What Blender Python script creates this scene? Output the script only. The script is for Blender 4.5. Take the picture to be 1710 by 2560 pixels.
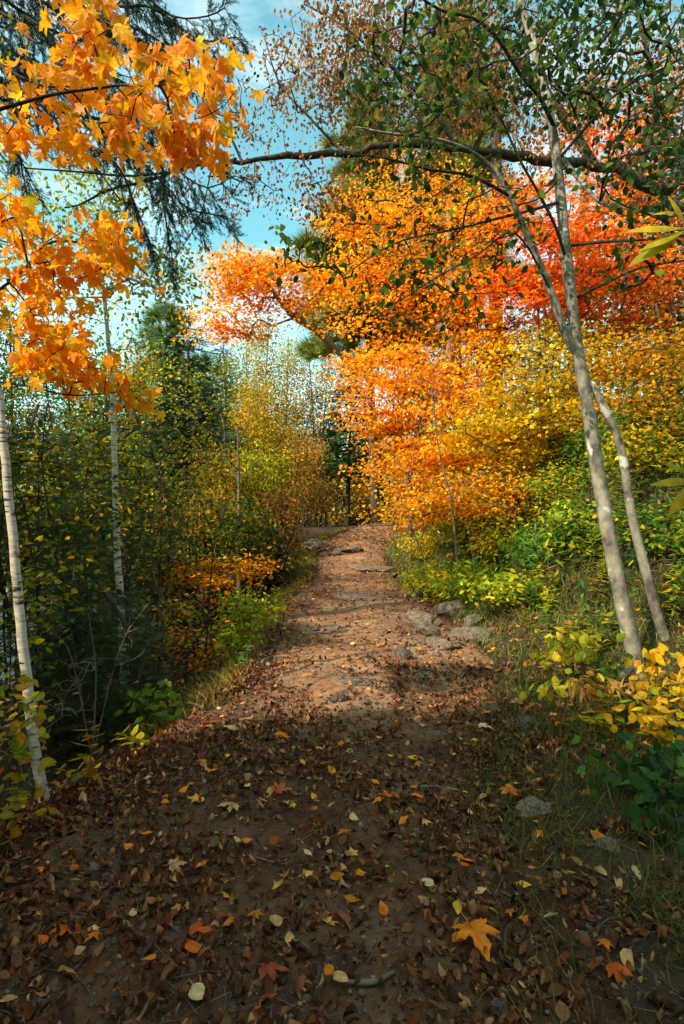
import bpy, math, random
import numpy as np
from mathutils import Vector, Matrix

for o in list(bpy.data.objects):
    bpy.data.objects.remove(o, do_unlink=True)
scene = bpy.context.scene
R = np.random.default_rng(11)
random.seed(5)

# ------------------------------------------------------------------ camera
F = 1420.0            # focal length in pixels of the 1710 x 2560 photograph
EYE = 1.5
cam = bpy.data.cameras.new('camera')
cam_o = bpy.data.objects.new('camera', cam)
scene.collection.objects.link(cam_o)
cam_o.location = (0, 0, EYE)
cam_o.rotation_euler = (math.radians(90), 0, 0)
cam.sensor_fit = 'VERTICAL'
cam.sensor_height = 36.0
cam.lens = 36.0 * F / 2560.0
cam.clip_start = 0.05
cam.clip_end = 3000
scene.camera = cam_o

# ------------------------------------------------------------------ light
SUN_FROM = Vector((-0.82, -0.57, 0.0)).normalized()
SUN_EL = math.radians(40)
sdir = Vector((SUN_FROM.x * math.cos(SUN_EL), SUN_FROM.y * math.cos(SUN_EL), math.sin(SUN_EL)))
sun = bpy.data.lights.new('sun', 'SUN')
sun.energy = 5.0
sun.angle = math.radians(0.55)
sun.color = (1.0, 0.86, 0.66)
sun_o = bpy.data.objects.new('sun', sun)
scene.collection.objects.link(sun_o)
sun_o.rotation_euler = sdir.to_track_quat('Z', 'Y').to_euler()
sun_o.location = (-20, -20, 30)

world = bpy.data.worlds.new('World')
scene.world = world
world.use_nodes = True
wn = world.node_tree
wn.nodes.clear()
w_out = wn.nodes.new('ShaderNodeOutputWorld')
w_bg = wn.nodes.new('ShaderNodeBackground')
w_sky = wn.nodes.new('ShaderNodeTexSky')
w_sky.sky_type = 'NISHITA'
w_sky.sun_disc = False
w_sky.sun_elevation = SUN_EL
w_sky.sun_rotation = math.atan2(sdir.x, sdir.y)
w_sky.altitude = 200
w_sky.air_density = 1.0
w_sky.dust_density = 2.2
w_sky.ozone_density = 1.0
w_tint = wn.nodes.new('ShaderNodeMix'); w_tint.data_type = 'RGBA'; w_tint.blend_type = 'MULTIPLY'
w_tint.inputs[0].default_value = 1.0
w_tint.inputs[7].default_value = (1.22, 2.12, 1.54, 1)
w_co = wn.nodes.new('ShaderNodeTexCoord')
w_map = wn.nodes.new('ShaderNodeMapping'); w_map.inputs['Scale'].default_value = (1.3, 1.3, 3.6)
w_no = wn.nodes.new('ShaderNodeTexNoise'); w_no.inputs['Scale'].default_value = 2.3
w_no.inputs['Detail'].default_value = 7; w_no.inputs['Roughness'].default_value = 0.6
w_rp = wn.nodes.new('ShaderNodeMapRange')
w_rp.inputs[1].default_value = 0.42; w_rp.inputs[2].default_value = 0.72
w_rp.inputs[3].default_value = 0.0; w_rp.inputs[4].default_value = 0.7
w_cl = wn.nodes.new('ShaderNodeMix'); w_cl.data_type = 'RGBA'
w_cl.inputs[7].default_value = (9.0, 9.4, 9.3, 1)
wn.links.new(w_co.outputs['Generated'], w_map.inputs[0])
wn.links.new(w_map.outputs[0], w_no.inputs[0])
wn.links.new(w_no.outputs[0], w_rp.inputs[0])
wn.links.new(w_rp.outputs[0], w_cl.inputs[0])
wn.links.new(w_sky.outputs[0], w_tint.inputs[6])
wn.links.new(w_tint.outputs[2], w_cl.inputs[6])
wn.links.new(w_cl.outputs[2], w_bg.inputs[0])
w_bg.inputs[1].default_value = 0.15
wn.links.new(w_bg.outputs[0], w_out.inputs[0])

vs = scene.view_settings
vs.view_transform = 'Standard'
vs.look = 'None'
vs.exposure = 0.45
vs.gamma = 1.0
cy = scene.cycles
cy.use_denoising = True
cy.max_bounces = 7
cy.diffuse_bounces = 4
cy.glossy_bounces = 2
cy.transmission_bounces = 4
cy.sample_clamp_indirect = 6
cy.caustics_reflective = False
cy.caustics_refractive = False
cy.use_adaptive_sampling = True
cy.adaptive_threshold = 0.015

# ------------------------------------------------------------------ helpers
COL = scene.collection
UP = np.array([0., 0., 1.])


def P(px, py, D):
    """a point of the place: image column, image row and depth in metres"""
    return np.array([(px - 855.0) / F * D, D, EYE - (py - 1280.0) / F * D])


def lin(h):
    c = [int(h[i:i + 2], 16) / 255 for i in (1, 3, 5)]
    return np.array([x / 12.92 if x <= .04045 else ((x + .055) / 1.055) ** 2.4 for x in c])


def tag(o, label=None, cat=None, group=None, kind=None):
    if label: o['label'] = label
    if cat: o['category'] = cat
    if group: o['group'] = group
    if kind: o['kind'] = kind
    return o


def mk_mesh(name, V, groups, cols=None, smooth=False, mat=None):
    V = np.ascontiguousarray(V, dtype=np.float32)
    me = bpy.data.meshes.new(name)
    groups = [np.asarray(g, dtype=np.int32) for g in groups if len(g)]
    nf = sum(len(g) for g in groups)
    loops = np.concatenate([g.ravel() for g in groups])
    tot = np.concatenate([np.full(len(g), g.shape[1], dtype=np.int32) for g in groups])
    st = np.concatenate([[0], np.cumsum(tot)[:-1]]).astype(np.int32)
    me.vertices.add(len(V)); me.vertices.foreach_set('co', V.ravel())
    me.loops.add(len(loops)); me.loops.foreach_set('vertex_index', loops)
    me.polygons.add(nf); me.polygons.foreach_set('loop_start', st)
    if smooth:
        me.polygons.foreach_set('use_smooth', np.ones(nf, dtype=bool))
    me.update(calc_edges=True)
    if cols is not None:
        c = np.concatenate([np.asarray(x, dtype=np.float32).reshape(-1, 3) for x in cols])
        c = np.concatenate([c, np.ones((len(c), 1), dtype=np.float32)], 1)
        at = me.attributes.new('col', 'FLOAT_COLOR', 'FACE')
        at.data.foreach_set('color', np.ascontiguousarray(c).ravel())
    if mat: me.materials.append(mat)
    return me


def link(name, me, parent=None):
    o = bpy.data.objects.new(name, me)
    COL.objects.link(o)
    if parent is not None: o.parent = parent
    return o


def empty(name, loc):
    o = bpy.data.objects.new(name, None)
    o.location = [float(v) for v in loc]
    o.empty_display_size = 0.2
    COL.objects.link(o)
    return o


class Bag:
    """collects geometry that becomes one mesh"""
    def __init__(s): s.V = []; s.G = {}; s.C = {}; s.n = 0
    def add(s, V, groups, cols=None):
        for i, g in enumerate(groups):
            g = np.asarray(g)
            if not len(g): continue
            k = g.shape[1]
            s.G.setdefault(k, []).append(g + s.n)
            s.C.setdefault(k, []).append(cols[i] if cols is not None else np.ones((len(g), 3)))
        s.V.append(V); s.n += len(V)
    def mesh(s, name, mat, off=(0, 0, 0), smooth=False):
        V = np.concatenate(s.V) - np.asarray(off)
        ks = list(s.G)
        return mk_mesh(name, V, [np.concatenate(s.G[k]) for k in ks], [np.concatenate(s.C[k]) for k in ks], smooth, mat)


def norm(a):
    return a / np.maximum(np.linalg.norm(a, axis=-1, keepdims=True), 1e-9)


def basis(tip, nrm):
    """n x 3 x 3 matrices whose columns are leaf x, leaf y (tip), leaf z (normal)"""
    y = norm(tip)
    z = nrm - (nrm * y).sum(-1, keepdims=True) * y
    z = norm(z)
    x = np.cross(y, z)
    return np.stack([x, y, z], -1)


def scatter(bag, tmpl, pos, rot, size, col):
    """copies of a template, merged"""
    tv, tf, tt = tmpl
    n, k = len(pos), len(tv)
    if n == 0: return
    size = np.asarray(size, dtype=float)
    if size.ndim == 1: size = np.repeat(size[:, None], 3, 1)
    V = np.einsum('nij,nkj->nki', rot, tv[None] * size[:, None, :]) + pos[:, None, :]
    offs = (np.arange(n) * k)[:, None, None]
    groups, cols = [], []
    for g, t in zip(tf, tt):
        g = np.asarray(g)
        groups.append((g[None] + offs).reshape(-1, g.shape[1]))
        cols.append((col[:, None, :] * np.asarray(t)[None, :, None]).reshape(-1, 3))
    bag.add(V.reshape(-1, 3), groups, cols)


def pal(n, spec, jit=0.18):
    cs = np.array([lin(c) for c, w in spec]); ws = np.array([w for c, w in spec], float); ws /= ws.sum()
    i = R.choice(len(cs), n, p=ws); j = R.choice(len(cs), n, p=ws)
    f = R.random((n, 1)) * 0.45
    c = cs[i] * (1 - f) + cs[j] * f
    return np.clip(c * (1 + jit * R.normal(size=(n, 1))).clip(.45, 1.6), 0.002, 0.95)


def vn(x, y, s, seed=0):
    """smooth value noise in -1..1"""
    x = np.asarray(x, float) / s + seed * 17.3; y = np.asarray(y, float) / s - seed * 9.1
    xi, yi = np.floor(x), np.floor(y); fx, fy = x - xi, y - yi
    fx = fx * fx * (3 - 2 * fx); fy = fy * fy * (3 - 2 * fy)
    def hsh(a, b):
        v = np.sin(a * 127.1 + b * 311.7 + seed * 74.7) * 43758.5453
        return (v - np.floor(v)) * 2 - 1
    return (hsh(xi, yi) * (1 - fx) + hsh(xi + 1, yi) * fx) * (1 - fy) + (hsh(xi, yi + 1) * (1 - fx) + hsh(xi + 1, yi + 1) * fx) * fy


# ------------------------------------------------------------------ terrain
YK = [-8, 2.3, 3.4, 4.4, 5.6, 9.5, 12.8, 14.5, 16, 17.5, 19, 20.5, 23, 30, 45, 90]
XLK = [-1.7, -1.42, -1.26, -.95, -.85, -.90, -.66, -.72, -.85, -.15, .70, 2.1, 5.2, 14, 34, 90]
XRK = [.9, .9, 1.05, 1.4, 1.5, 1.57, 1.2, 1.15, 1.4, 2.0, 3.2, 5.4, 9.6, 19, 40, 96]


def xl(y): return np.interp(y, YK, XLK)
def xr(y): return np.interp(y, YK, XRK)
def zpath(y): return np.interp(y, [-8, 3.4, 5.0, 6.2, 9.5, 11.5, 12.8, 14.5, 16, 17.5, 19, 21, 25, 45, 90], [-.05, 0, .05, .05, .04, .07, .15, .39, .62, .88, 1.12, 1.17, 1.05, .7, .8])


RIVER_Z = -2.15
NBY, NBV = [-60, 3.5, 7, 10], [4.2, 4.2, 1.6, 0]      # the wider bank beside the photographer
SHY, SHV = [0, 11, 14, 17, 20, 23, 30, 45, 90], [0, .25, 1.0, 2.6, 6.5, 11.5, 22, 42, 98]


def h(x, y):
    x = np.asarray(x, float); y = np.asarray(y, float)
    z = zpath(y)
    tl = np.maximum(0, xl(y) - x)
    sh = np.interp(y, SHY, SHV)
    drop = np.interp(tl, [0, .3, 1.3], [0, .2, .62]) * np.where(sh > .5, .35, 1) + np.interp(np.maximum(0, tl - 1.1 - sh - np.interp(y, NBY, NBV)), [0, .8, 3.2, 5, 200], [0, .5, 1.9, 3.2, 3.2])
    z1 = z - drop
    z1 = np.maximum(z1, -2.65)
    far = np.maximum(0, tl - 30 - sh)
    z1 = z1 + np.interp(far, [0, 4, 20, 300], [0, 2.2, 5, 12])
    tr = np.maximum(0, x - xr(y))
    st_ = np.clip((y - 4.6) / 3.0, 0, 1) * np.clip((26 - y) / 6, 0, 1)
    rise = (1 - st_) * np.interp(tr, [0, 1.0, 2.3, 4.6, 10, 25, 300], [0, .10, .70, 1.85, 3.1, 5, 14]) + st_ * np.interp(tr, [0, .4, 1.1, 2.2, 4.2, 10, 25, 300], [0, .18, .85, 1.95, 2.9, 3.9, 5.5, 14])
    z1 = z1 + rise
    inside = (tl <= 0) & (tr <= 0)
    z1 = z1 + .022 * vn(x, y, .55, 1) + .05 * vn(x, y, 1.7, 2) * np.clip(1 - np.abs(y) / 60, 0, 1) + np.where(inside, 0, .08 * vn(x, y, 1.1, 3) * np.clip((tl + tr) / 1.5, 0, 1))
    # the hump of bare earth and a shallow foot-worn hollow
    z1 = z1 + .07 * np.exp(-(((x - .25) / .9) ** 2 + ((y - 5.1) / .7) ** 2))
    return z1


def G(px, D):
    x = (px - 855.0) / F * D
    return np.array([x, D, float(h(x, D))])


def axis_pts(lo, hi, dense_lo, dense_hi, step, grow):
    a = list(np.arange(dense_lo, dense_hi, step)); s = step; v = dense_hi
    while v < hi: a.append(v); s *= grow; v += s
    a.append(hi); s = step; v = dense_lo; b = []
    while v > lo: s *= grow; v -= s; b.append(max(v, lo))
    return np.array(sorted(set(b + a)))


# ------------------------------------------------------------------ materials
def nodes_of(name):
    m = bpy.data.materials.new(name); m.use_nodes = True
    nt = m.node_tree; nt.nodes.clear()
    out = nt.nodes.new('ShaderNodeOutputMaterial')
    return m, nt, out


def nd(nt, t, **kw):
    n = nt.nodes.new(t)
    for k, v in kw.items():
        if k in n.inputs.keys(): n.inputs[k].default_value = v
        else: setattr(n, k, v)
    return n


def leaf_material(name, per_object=False, trans=0.42, rough=0.5, spec=0.25, boost=1.35, mott=18.0):
    m, nt, out = nodes_of(name)
    at = nd(nt, 'ShaderNodeAttribute', attribute_name='col')
    src = at.outputs['Color']
    if per_object:
        oi = nd(nt, 'ShaderNodeObjectInfo')
        mx = nd(nt, 'ShaderNodeMix', data_type='RGBA', blend_type='MULTIPLY'); mx.inputs[0].default_value = 1
        nt.links.new(oi.outputs['Color'], mx.inputs[6]); nt.links.new(src, mx.inputs[7]); src = mx.outputs[2]
    if mott:
        tc = nd(nt, 'ShaderNodeTexCoord')
        no = nd(nt, 'ShaderNodeTexNoise', Scale=mott, Detail=2.0)
        nt.links.new(tc.outputs['Object'], no.inputs['Vector'])
        mr = nd(nt, 'ShaderNodeMapRange'); mr.inputs[1].default_value = .3; mr.inputs[2].default_value = .7; mr.inputs[3].default_value = .62; mr.inputs[4].default_value = 1.3
        nt.links.new(no.outputs[0], mr.inputs[0])
        vm = nd(nt, 'ShaderNodeVectorMath', operation='SCALE')
        nt.links.new(src, vm.inputs[0]); nt.links.new(mr.outputs[0], vm.inputs['Scale']); src = vm.outputs[0]
    pb = nd(nt, 'ShaderNodeBsdfPrincipled', Roughness=rough)
    pb.inputs['Specular IOR Level'].default_value = spec
    nt.links.new(src, pb.inputs['Base Color'])
    if trans > 0:
        tr = nd(nt, 'ShaderNodeBsdfTranslucent')
        bo = nd(nt, 'ShaderNodeVectorMath', operation='SCALE'); bo.inputs['Scale'].default_value = boost
        nt.links.new(src, bo.inputs[0]); nt.links.new(bo.outputs[0], tr.inputs['Color'])
        ms = nd(nt, 'ShaderNodeMixShader'); ms.inputs[0].default_value = trans
        nt.links.new(pb.outputs[0], ms.inputs[1]); nt.links.new(tr.outputs[0], ms.inputs[2])
        nt.links.new(ms.outputs[0], out.inputs[0])
    else:
        nt.links.new(pb.outputs[0], out.inputs[0])
    return m


def ramp(nt, stops):
    r = nd(nt, 'ShaderNodeValToRGB')
    el = r.color_ramp.elements
    while len(el) < len(stops): el.new(0.5)
    for e, (p, c) in zip(el, stops):
        e.position = p; e.color = (*c, 1)
    return r


def bark_material(name, stops, scale=(14, 14, 2.5), bump=0.5, lichen=None, detail=6, lichen_lo=.60):
    m, nt, out = nodes_of(name)
    tc = nd(nt, 'ShaderNodeTexCoord')
    mp = nd(nt, 'ShaderNodeMapping'); mp.inputs['Scale'].default_value = scale
    nt.links.new(tc.outputs['Object'], mp.inputs[0])
    no = nd(nt, 'ShaderNodeTexNoise', Scale=1.0, Detail=detail, Roughness=.62)
    nt.links.new(mp.outputs[0], no.inputs['Vector'])
    rp = ramp(nt, stops); nt.links.new(no.outputs[0], rp.inputs[0])
    src = rp.outputs[0]
    if lichen is not None:
        n2 = nd(nt, 'ShaderNodeTexNoise', Scale=5.0, Detail=4.0)
        nt.links.new(tc.outputs['Object'], n2.inputs['Vector'])
        mr = nd(nt, 'ShaderNodeMapRange'); mr.inputs[1].default_value = lichen_lo; mr.inputs[2].default_value = lichen_lo + .05
        nt.links.new(n2.outputs[0], mr.inputs[0])
        mx = nd(nt, 'ShaderNodeMix', data_type='RGBA'); mx.inputs[7].default_value = (*lichen, 1)
        nt.links.new(mr.outputs[0], mx.inputs[0]); nt.links.new(src, mx.inputs[6]); src = mx.outputs[2]
    pb = nd(nt, 'ShaderNodeBsdfPrincipled', Roughness=.85)
    pb.inputs['Specular IOR Level'].default_value = .2
    nt.links.new(src, pb.inputs['Base Color'])
    bp = nd(nt, 'ShaderNodeBump', Strength=bump, Distance=.012)
    nt.links.new(no.outputs[0], bp.inputs['Height']); nt.links.new(bp.outputs[0], pb.inputs['Normal'])
    nt.links.new(pb.outputs[0], out.inputs[0])
    return m


def birch_material(name):
    m, nt, out = nodes_of(name)
    tc = nd(nt, 'ShaderNodeTexCoord')
    mp = nd(nt, 'ShaderNodeMapping'); mp.inputs['Scale'].default_value = (9, 9, 46)
    nt.links.new(tc.outputs['Object'], mp.inputs[0])
    no = nd(nt, 'ShaderNodeTexNoise', Scale=1.0, Detail=3.0, Roughness=.55); nt.links.new(mp.outputs[0], no.inputs['Vector'])
    rp = ramp(nt, [(0.0, (.02, .017, .014)), (.36, (.025, .02, .017)), (.42, (.40, .34, .27)), (.60, (.54, .47, .38)), (1, (.68, .62, .53))])
    nt.links.new(no.outputs[0], rp.inputs[0])
    m2 = nd(nt, 'ShaderNodeMapping'); m2.inputs['Scale'].default_value = (6, 6, 9); nt.links.new(tc.outputs['Object'], m2.inputs[0])
    n2 = nd(nt, 'ShaderNodeTexNoise', Scale=1.0, Detail=5.0); nt.links.new(m2.outputs[0], n2.inputs['Vector'])
    mr = nd(nt, 'ShaderNodeMapRange'); mr.inputs[1].default_value = .62; mr.inputs[2].default_value = .68; nt.links.new(n2.outputs[0], mr.inputs[0])
    mx = nd(nt, 'ShaderNodeMix', data_type='RGBA'); mx.inputs[7].default_value = (.05, .035, .025, 1)
    nt.links.new(mr.outputs[0], mx.inputs[0]); nt.links.new(rp.outputs[0], mx.inputs[6])
    n3 = nd(nt, 'ShaderNodeTexNoise', Scale=4.0, Detail=2.0); nt.links.new(tc.outputs['Object'], n3.inputs['Vector'])
    r3 = nd(nt, 'ShaderNodeMapRange'); r3.inputs[1].default_value = .55; r3.inputs[2].default_value = .75; r3.inputs[4].default_value = .5; nt.links.new(n3.outputs[0], r3.inputs[0])
    mx2 = nd(nt, 'ShaderNodeMix', data_type='RGBA'); mx2.inputs[7].default_value = (.46, .22, .09, 1)
    nt.links.new(r3.outputs[0], mx2.inputs[0]); nt.links.new(mx.outputs[2], mx2.inputs[6])
    pb = nd(nt, 'ShaderNodeBsdfPrincipled', Roughness=.7); pb.inputs['Specular IOR Level'].default_value = .25
    nt.links.new(mx2.outputs[2], pb.inputs['Base Color'])
    bp = nd(nt, 'ShaderNodeBump', Strength=.35, Distance=.006); nt.links.new(no.outputs[0], bp.inputs['Height']); nt.links.new(bp.outputs[0], pb.inputs['Normal'])
    nt.links.new(pb.outputs[0], out.inputs[0])
    return m


def ground_material(name, stops, s1=1.3, s2=26.0, bump=.6, fine=160.0, wear_sun_tone=False):
    m, nt, out = nodes_of(name)
    tc = nd(nt, 'ShaderNodeTexCoord')
    a = nd(nt, 'ShaderNodeTexNoise', Scale=s1, Detail=6.0, Roughness=.65); nt.links.new(tc.outputs['Object'], a.inputs['Vector'])
    b = nd(nt, 'ShaderNodeTexNoise', Scale=s2, Detail=5.0, Roughness=.7); nt.links.new(tc.outputs['Object'], b.inputs['Vector'])
    ad = nd(nt, 'ShaderNodeMath', operation='MULTIPLY_ADD'); ad.inputs[1].default_value = .45
    ml = nd(nt, 'ShaderNodeMath', operation='MULTIPLY'); ml.inputs[1].default_value = .55
    nt.links.new(a.outputs[0], ml.inputs[0]); nt.links.new(b.outputs[0], ad.inputs[0]); nt.links.new(ml.outputs[0], ad.inputs[2])
    rp = ramp(nt, stops); nt.links.new(ad.outputs[0], rp.inputs[0])
    pb = nd(nt, 'ShaderNodeBsdfPrincipled', Roughness=.95); pb.inputs['Specular IOR Level'].default_value = .12
    src = rp.outputs[0]
    if wear_sun_tone:   # humus versus bare earth, with shaded foreground and sunlit stretch put into the colour
        wa = nd(nt, 'ShaderNodeAttribute', attribute_name='wear_sun_tone')
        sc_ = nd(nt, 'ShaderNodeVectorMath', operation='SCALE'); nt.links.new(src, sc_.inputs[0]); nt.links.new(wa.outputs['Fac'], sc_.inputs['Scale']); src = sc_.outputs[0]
    nt.links.new(src, pb.inputs['Base Color'])
    c = nd(nt, 'ShaderNodeTexNoise', Scale=fine, Detail=3.0); nt.links.new(tc.outputs['Object'], c.inputs['Vector'])
    sm = nd(nt, 'ShaderNodeMath', operation='MULTIPLY_ADD'); sm.inputs[1].default_value = .35
    nt.links.new(c.outputs[0], sm.inputs[0]); nt.links.new(b.outputs[0], sm.inputs[2])
    bp = nd(nt, 'ShaderNodeBump', Strength=bump, Distance=.03); nt.links.new(sm.outputs[0], bp.inputs['Height']); nt.links.new(bp.outputs[0], pb.inputs['Normal'])
    nt.links.new(pb.outputs[0], out.inputs[0])
    return m


M_LEAF = leaf_material('leaf_blades', trans=.42, mott=0, rough=.65, spec=.08)
M_LEAFO = leaf_material('leaf_blade_single', per_object=True, trans=.45, mott=3.0)
M_DRY = leaf_material('dry_leaf', trans=.12, rough=.75, spec=.15, mott=22)
M_DRYO = leaf_material('dry_leaf_single', per_object=True, trans=.12, rough=.7, spec=.2, mott=2.6)
M_NEEDLE = leaf_material('needles', trans=.15, rough=.5, spec=.3, mott=0)
M_GRASS = leaf_material('grass_blades', trans=.3, rough=.5, spec=.3, mott=0)
M_BARKG = bark_material('smooth_grey_bark', [(.0, (.03, .026, .022)), (.38, (.09, .078, .062)), (.50, (.20, .17, .13)), (.60, (.29, .25, .19)), (.8, (.40, .35, .28))], (9, 9, 6.5), .7, (.52, .49, .43), lichen_lo=.60, detail=9)
M_BARKD = bark_material('dark_rough_bark', [(.0, (.008, .006, .005)), (.45, (.028, .021, .015)), (.7, (.07, .052, .036)), (1, (.13, .10, .07))], (22, 22, 6), 1.0, (.075, .08, .03), lichen_lo=.62)
M_BARKM = bark_material('brown_bark', [(.0, (.02, .014, .01)), (.45, (.06, .042, .028)), (.75, (.14, .10, .07)), (1, (.22, .17, .12))], (18, 18, 4), .8)
M_BARKP = bark_material('pale_twig_bark', [(.0, (.05, .04, .03)), (.45, (.14, .11, .08)), (.8, (.27, .22, .17)), (1, (.36, .3, .24))], (18, 18, 8), .5)
M_BIRCH = birch_material('white_birch_bark')
M_STONE = bark_material('weathered_stone', [(.0, (.035, .026, .02)), (.36, (.09, .064, .046)), (.52, (.17, .12, .085)), (.7, (.27, .20, .145)), (1, (.36, .29, .22))], (5, 5, 5), 1.0)
M_STONEB = bark_material('grey_brown_stone', [(.0, (.022, .016, .012)), (.4, (.065, .05, .038)), (.55, (.12, .09, .068)), (.75, (.19, .15, .115)), (1, (.28, .23, .18))], (5, 5, 5), 1.0)
M_GROUND = ground_material('woodland_soil', [(.0, (.010, .007, .005)), (.42, (.032, .021, .014)), (.6, (.07, .045, .026)), (.85, (.12, .085, .045))])
M_PATH = ground_material('trodden_earth', [(.0, (.035, .017, .009)), (.38, (.112, .049, .024)), (.50, (.235, .122, .066)), (.62, (.345, .208, .128)), (.9, (.47, .30, .20))], s1=.9, s2=14, bump=1.0, wear_sun_tone=True)

# ------------------------------------------------------------------ ground, path, river
gx = axis_pts(-320, 320, -3.2, 4.4, .085, 1.13)
gy = np.concatenate([axis_pts(-60, 1.5, 1.0, 1.5, .12, 1.2)[:-1], np.arange(1.5, 11, .085), np.arange(11, 36, .25), axis_pts(36, 600, 36, 36.3, .3, 1.14)])
gy = np.array(sorted(set(np.round(gy, 4))))
XX, YY = np.meshgrid(gx, gy)
ZZ = h(XX, YY)
nx, ny = len(gx), len(gy)
ii = np.arange(nx * ny).reshape(ny, nx)
quads = np.stack([ii[:-1, :-1], ii[:-1, 1:], ii[1:, 1:], ii[1:, :-1]], -1).reshape(-1, 4)
ground = link('ground', mk_mesh('ground', np.stack([XX, YY, ZZ], -1).reshape(-1, 3), [quads], None, True, M_GROUND))
tag(ground, 'dark leaf mould soil of the woodland slope falling to the river', kind='structure')

py_ = np.concatenate([np.arange(.6, 11, .07), np.arange(11, 24, .1)])
ps = np.linspace(0, 1, 46)
L = xl(py_) + .16 * vn(py_, py_ * 0, .7, 5); Rr = xr(py_) + .16 * vn(py_, py_ * 0, .8, 6)
PX = L[:, None] + (Rr - L)[:, None] * ps[None]; PY = np.repeat(py_[:, None], len(ps), 1)
edge = np.minimum(ps, 1 - ps)[None] * (Rr - L)[:, None]
PZ = h(PX, PY) + np.interp(edge, [0, .12, .3], [-.05, .006, .016]) + .010 * vn(PX, PY, .16, 8) * np.clip(edge * 4, 0, 1)
ii = np.arange(PX.size).reshape(PX.shape)
quads = np.stack([ii[:-1, :-1], ii[:-1, 1:], ii[1:, 1:], ii[1:, :-1]], -1).reshape(-1, 4)
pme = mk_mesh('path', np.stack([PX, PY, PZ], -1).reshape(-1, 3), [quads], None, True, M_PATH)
wear_sun_tone = np.interp(PY, [0, 3.6, 4.7, 5.8, 7.5, 10, 30], [.5, .52, 1.3, 1.3, 1.0, 1.1, 1.15]) * (1 + .22 * vn(PX, PY, .5, 51) + .14 * vn(PX, PY, .2, 52)) * np.interp(edge, [0, .25, .7], [.55, .8, 1.05])  # humus near, bare earth beyond; sun contrast painted in as well
pme.attributes.new('wear_sun_tone', 'FLOAT', 'POINT').data.foreach_set('value', wear_sun_tone.astype(np.float32).ravel())
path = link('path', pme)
tag(path, 'reddish brown trodden dirt trail climbing through the wood', kind='structure')


def hp(x, y):
    """top of whatever lies underfoot"""
    return h(x, y) + np.where((x > xl(y) + .15) & (x < xr(y) - .15), .016, 0)


m, nt, out = nodes_of('river_water')
pb = nd(nt, 'ShaderNodeBsdfPrincipled', Roughness=.12)
pb.inputs['Base Color'].default_value = (.035, .055, .055, 1)
pb.inputs['Specular IOR Level'].default_value = .6
tc = nd(nt, 'ShaderNodeTexCoord'); mp = nd(nt, 'ShaderNodeMapping'); mp.inputs['Scale'].default_value = (1.4, .5, 1)
no = nd(nt, 'ShaderNodeTexNoise', Scale=2.0, Detail=5.0); bp = nd(nt, 'ShaderNodeBump', Strength=.7, Distance=.12)
nt.links.new(tc.outputs['Object'], mp.inputs[0]); nt.links.new(mp.outputs[0], no.inputs['Vector']); nt.links.new(no.outputs[0], bp.inputs['Height']); nt.links.new(bp.outputs[0], pb.inputs['Normal'])
nt.links.new(pb.outputs[0], out.inputs[0])
wy = np.linspace(-40, 130, 60); wt = np.linspace(0, 1, 16)
WX = (xl(wy) - np.interp(wy, SHY, SHV) - np.interp(wy, NBY, NBV))[:, None] - 3.2 - 34 * wt[None]; WY = np.repeat(wy[:, None], 16, 1)
WX = WX + 0 * WY
ii = np.arange(WX.size).reshape(WX.shape)
quads = np.stack([ii[:-1, :-1], ii[1:, :-1], ii[1:, 1:], ii[:-1, 1:]], -1).reshape(-1, 4)
river = link('river', mk_mesh('river', np.stack([WX, WY, np.full_like(WX, RIVER_Z)], -1).reshape(-1, 3), [quads], None, True, m))
tag(river, 'dark rippled river glimpsed behind the birches', kind='structure')

# ------------------------------------------------------------------ leaf templates
def fan(outline, zf, tint=None):
    o = np.array(outline, float); c = np.array([[0, .30]])
    v2 = np.concatenate([c, o]); v = np.concatenate([v2, np.zeros((len(v2), 1))], 1)
    v[:, 2] = zf(v[:, 0], v[:, 1])
    n = len(o); i = np.arange(n)
    f = np.stack([np.zeros(n, int), 1 + i, 1 + (i + 1) % n], -1)
    return v, f


def mirror(right):
    left = [(-x, y) for x, y in right[::-1] if abs(x) > 1e-6]
    return [(x, y) for x, y in right] + left


MAPLE_R = [(0, 0), (.20, -.09), (.29, .0), (.47, .03), (.40, .15), (.30, .23), (.42, .33), (.57, .49), (.44, .50), (.37, .57), (.24, .46), (.16, .50), (.21, .71), (.12, .78), (0, 1.0)]
MAPLE_M = [(0, 0), (.42, .03), (.28, .25), (.55, .5), (.2, .48), (0, 1)]


def maple(outline, fold, droop, veins=False, twist=0.0, base_y=-.02):
    zf = lambda x, y: fold * np.abs(x) - droop * ((x) ** 2 * 1.2 + (y - .3) ** 2) + twist * x * (y - .3)
    v, f = fan(mirror(outline), zf)
    tf = [f]; tt = [np.ones(len(f))]
    if veins:
        vs_, fs_ = [], []
        for tx, ty in [(0, .93), (.48, .45), (-.48, .45), (.38, .06), (-.38, .06)]:
            b = np.array([0, .0]); t = np.array([tx, ty]); d = t - b; pr = np.array([-d[1], d[0]]) / np.hypot(*d) * .011
            for k in range(3):
                p0 = b + d * k / 3; p1 = b + d * (k + 1) / 3; w0 = 1 - k / 3.2; w1 = 1 - (k + 1) / 3.2
                q = np.array([p0 - pr * w0, p0 + pr * w0, p1 + pr * w1, p1 - pr * w1])
                z = zf(q[:, 0], q[:, 1]) + .032
                fs_.append(np.arange(4) + len(v) + len(vs_) * 4); vs_.append(np.column_stack([q, z]))
        q = np.array([[-.012, 0], [.012, 0], [.03, -.45], [.014, -.46]]); fs_.append(np.arange(4) + len(v) + len(vs_) * 4)
        vs_.append(np.column_stack([q, [.005, .005, .06, .06]]))
        v = np.concatenate([v] + vs_); tf.append(np.array(fs_)); tt.append(np.full(len(fs_), .68))
    return v, tf, tt


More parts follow.
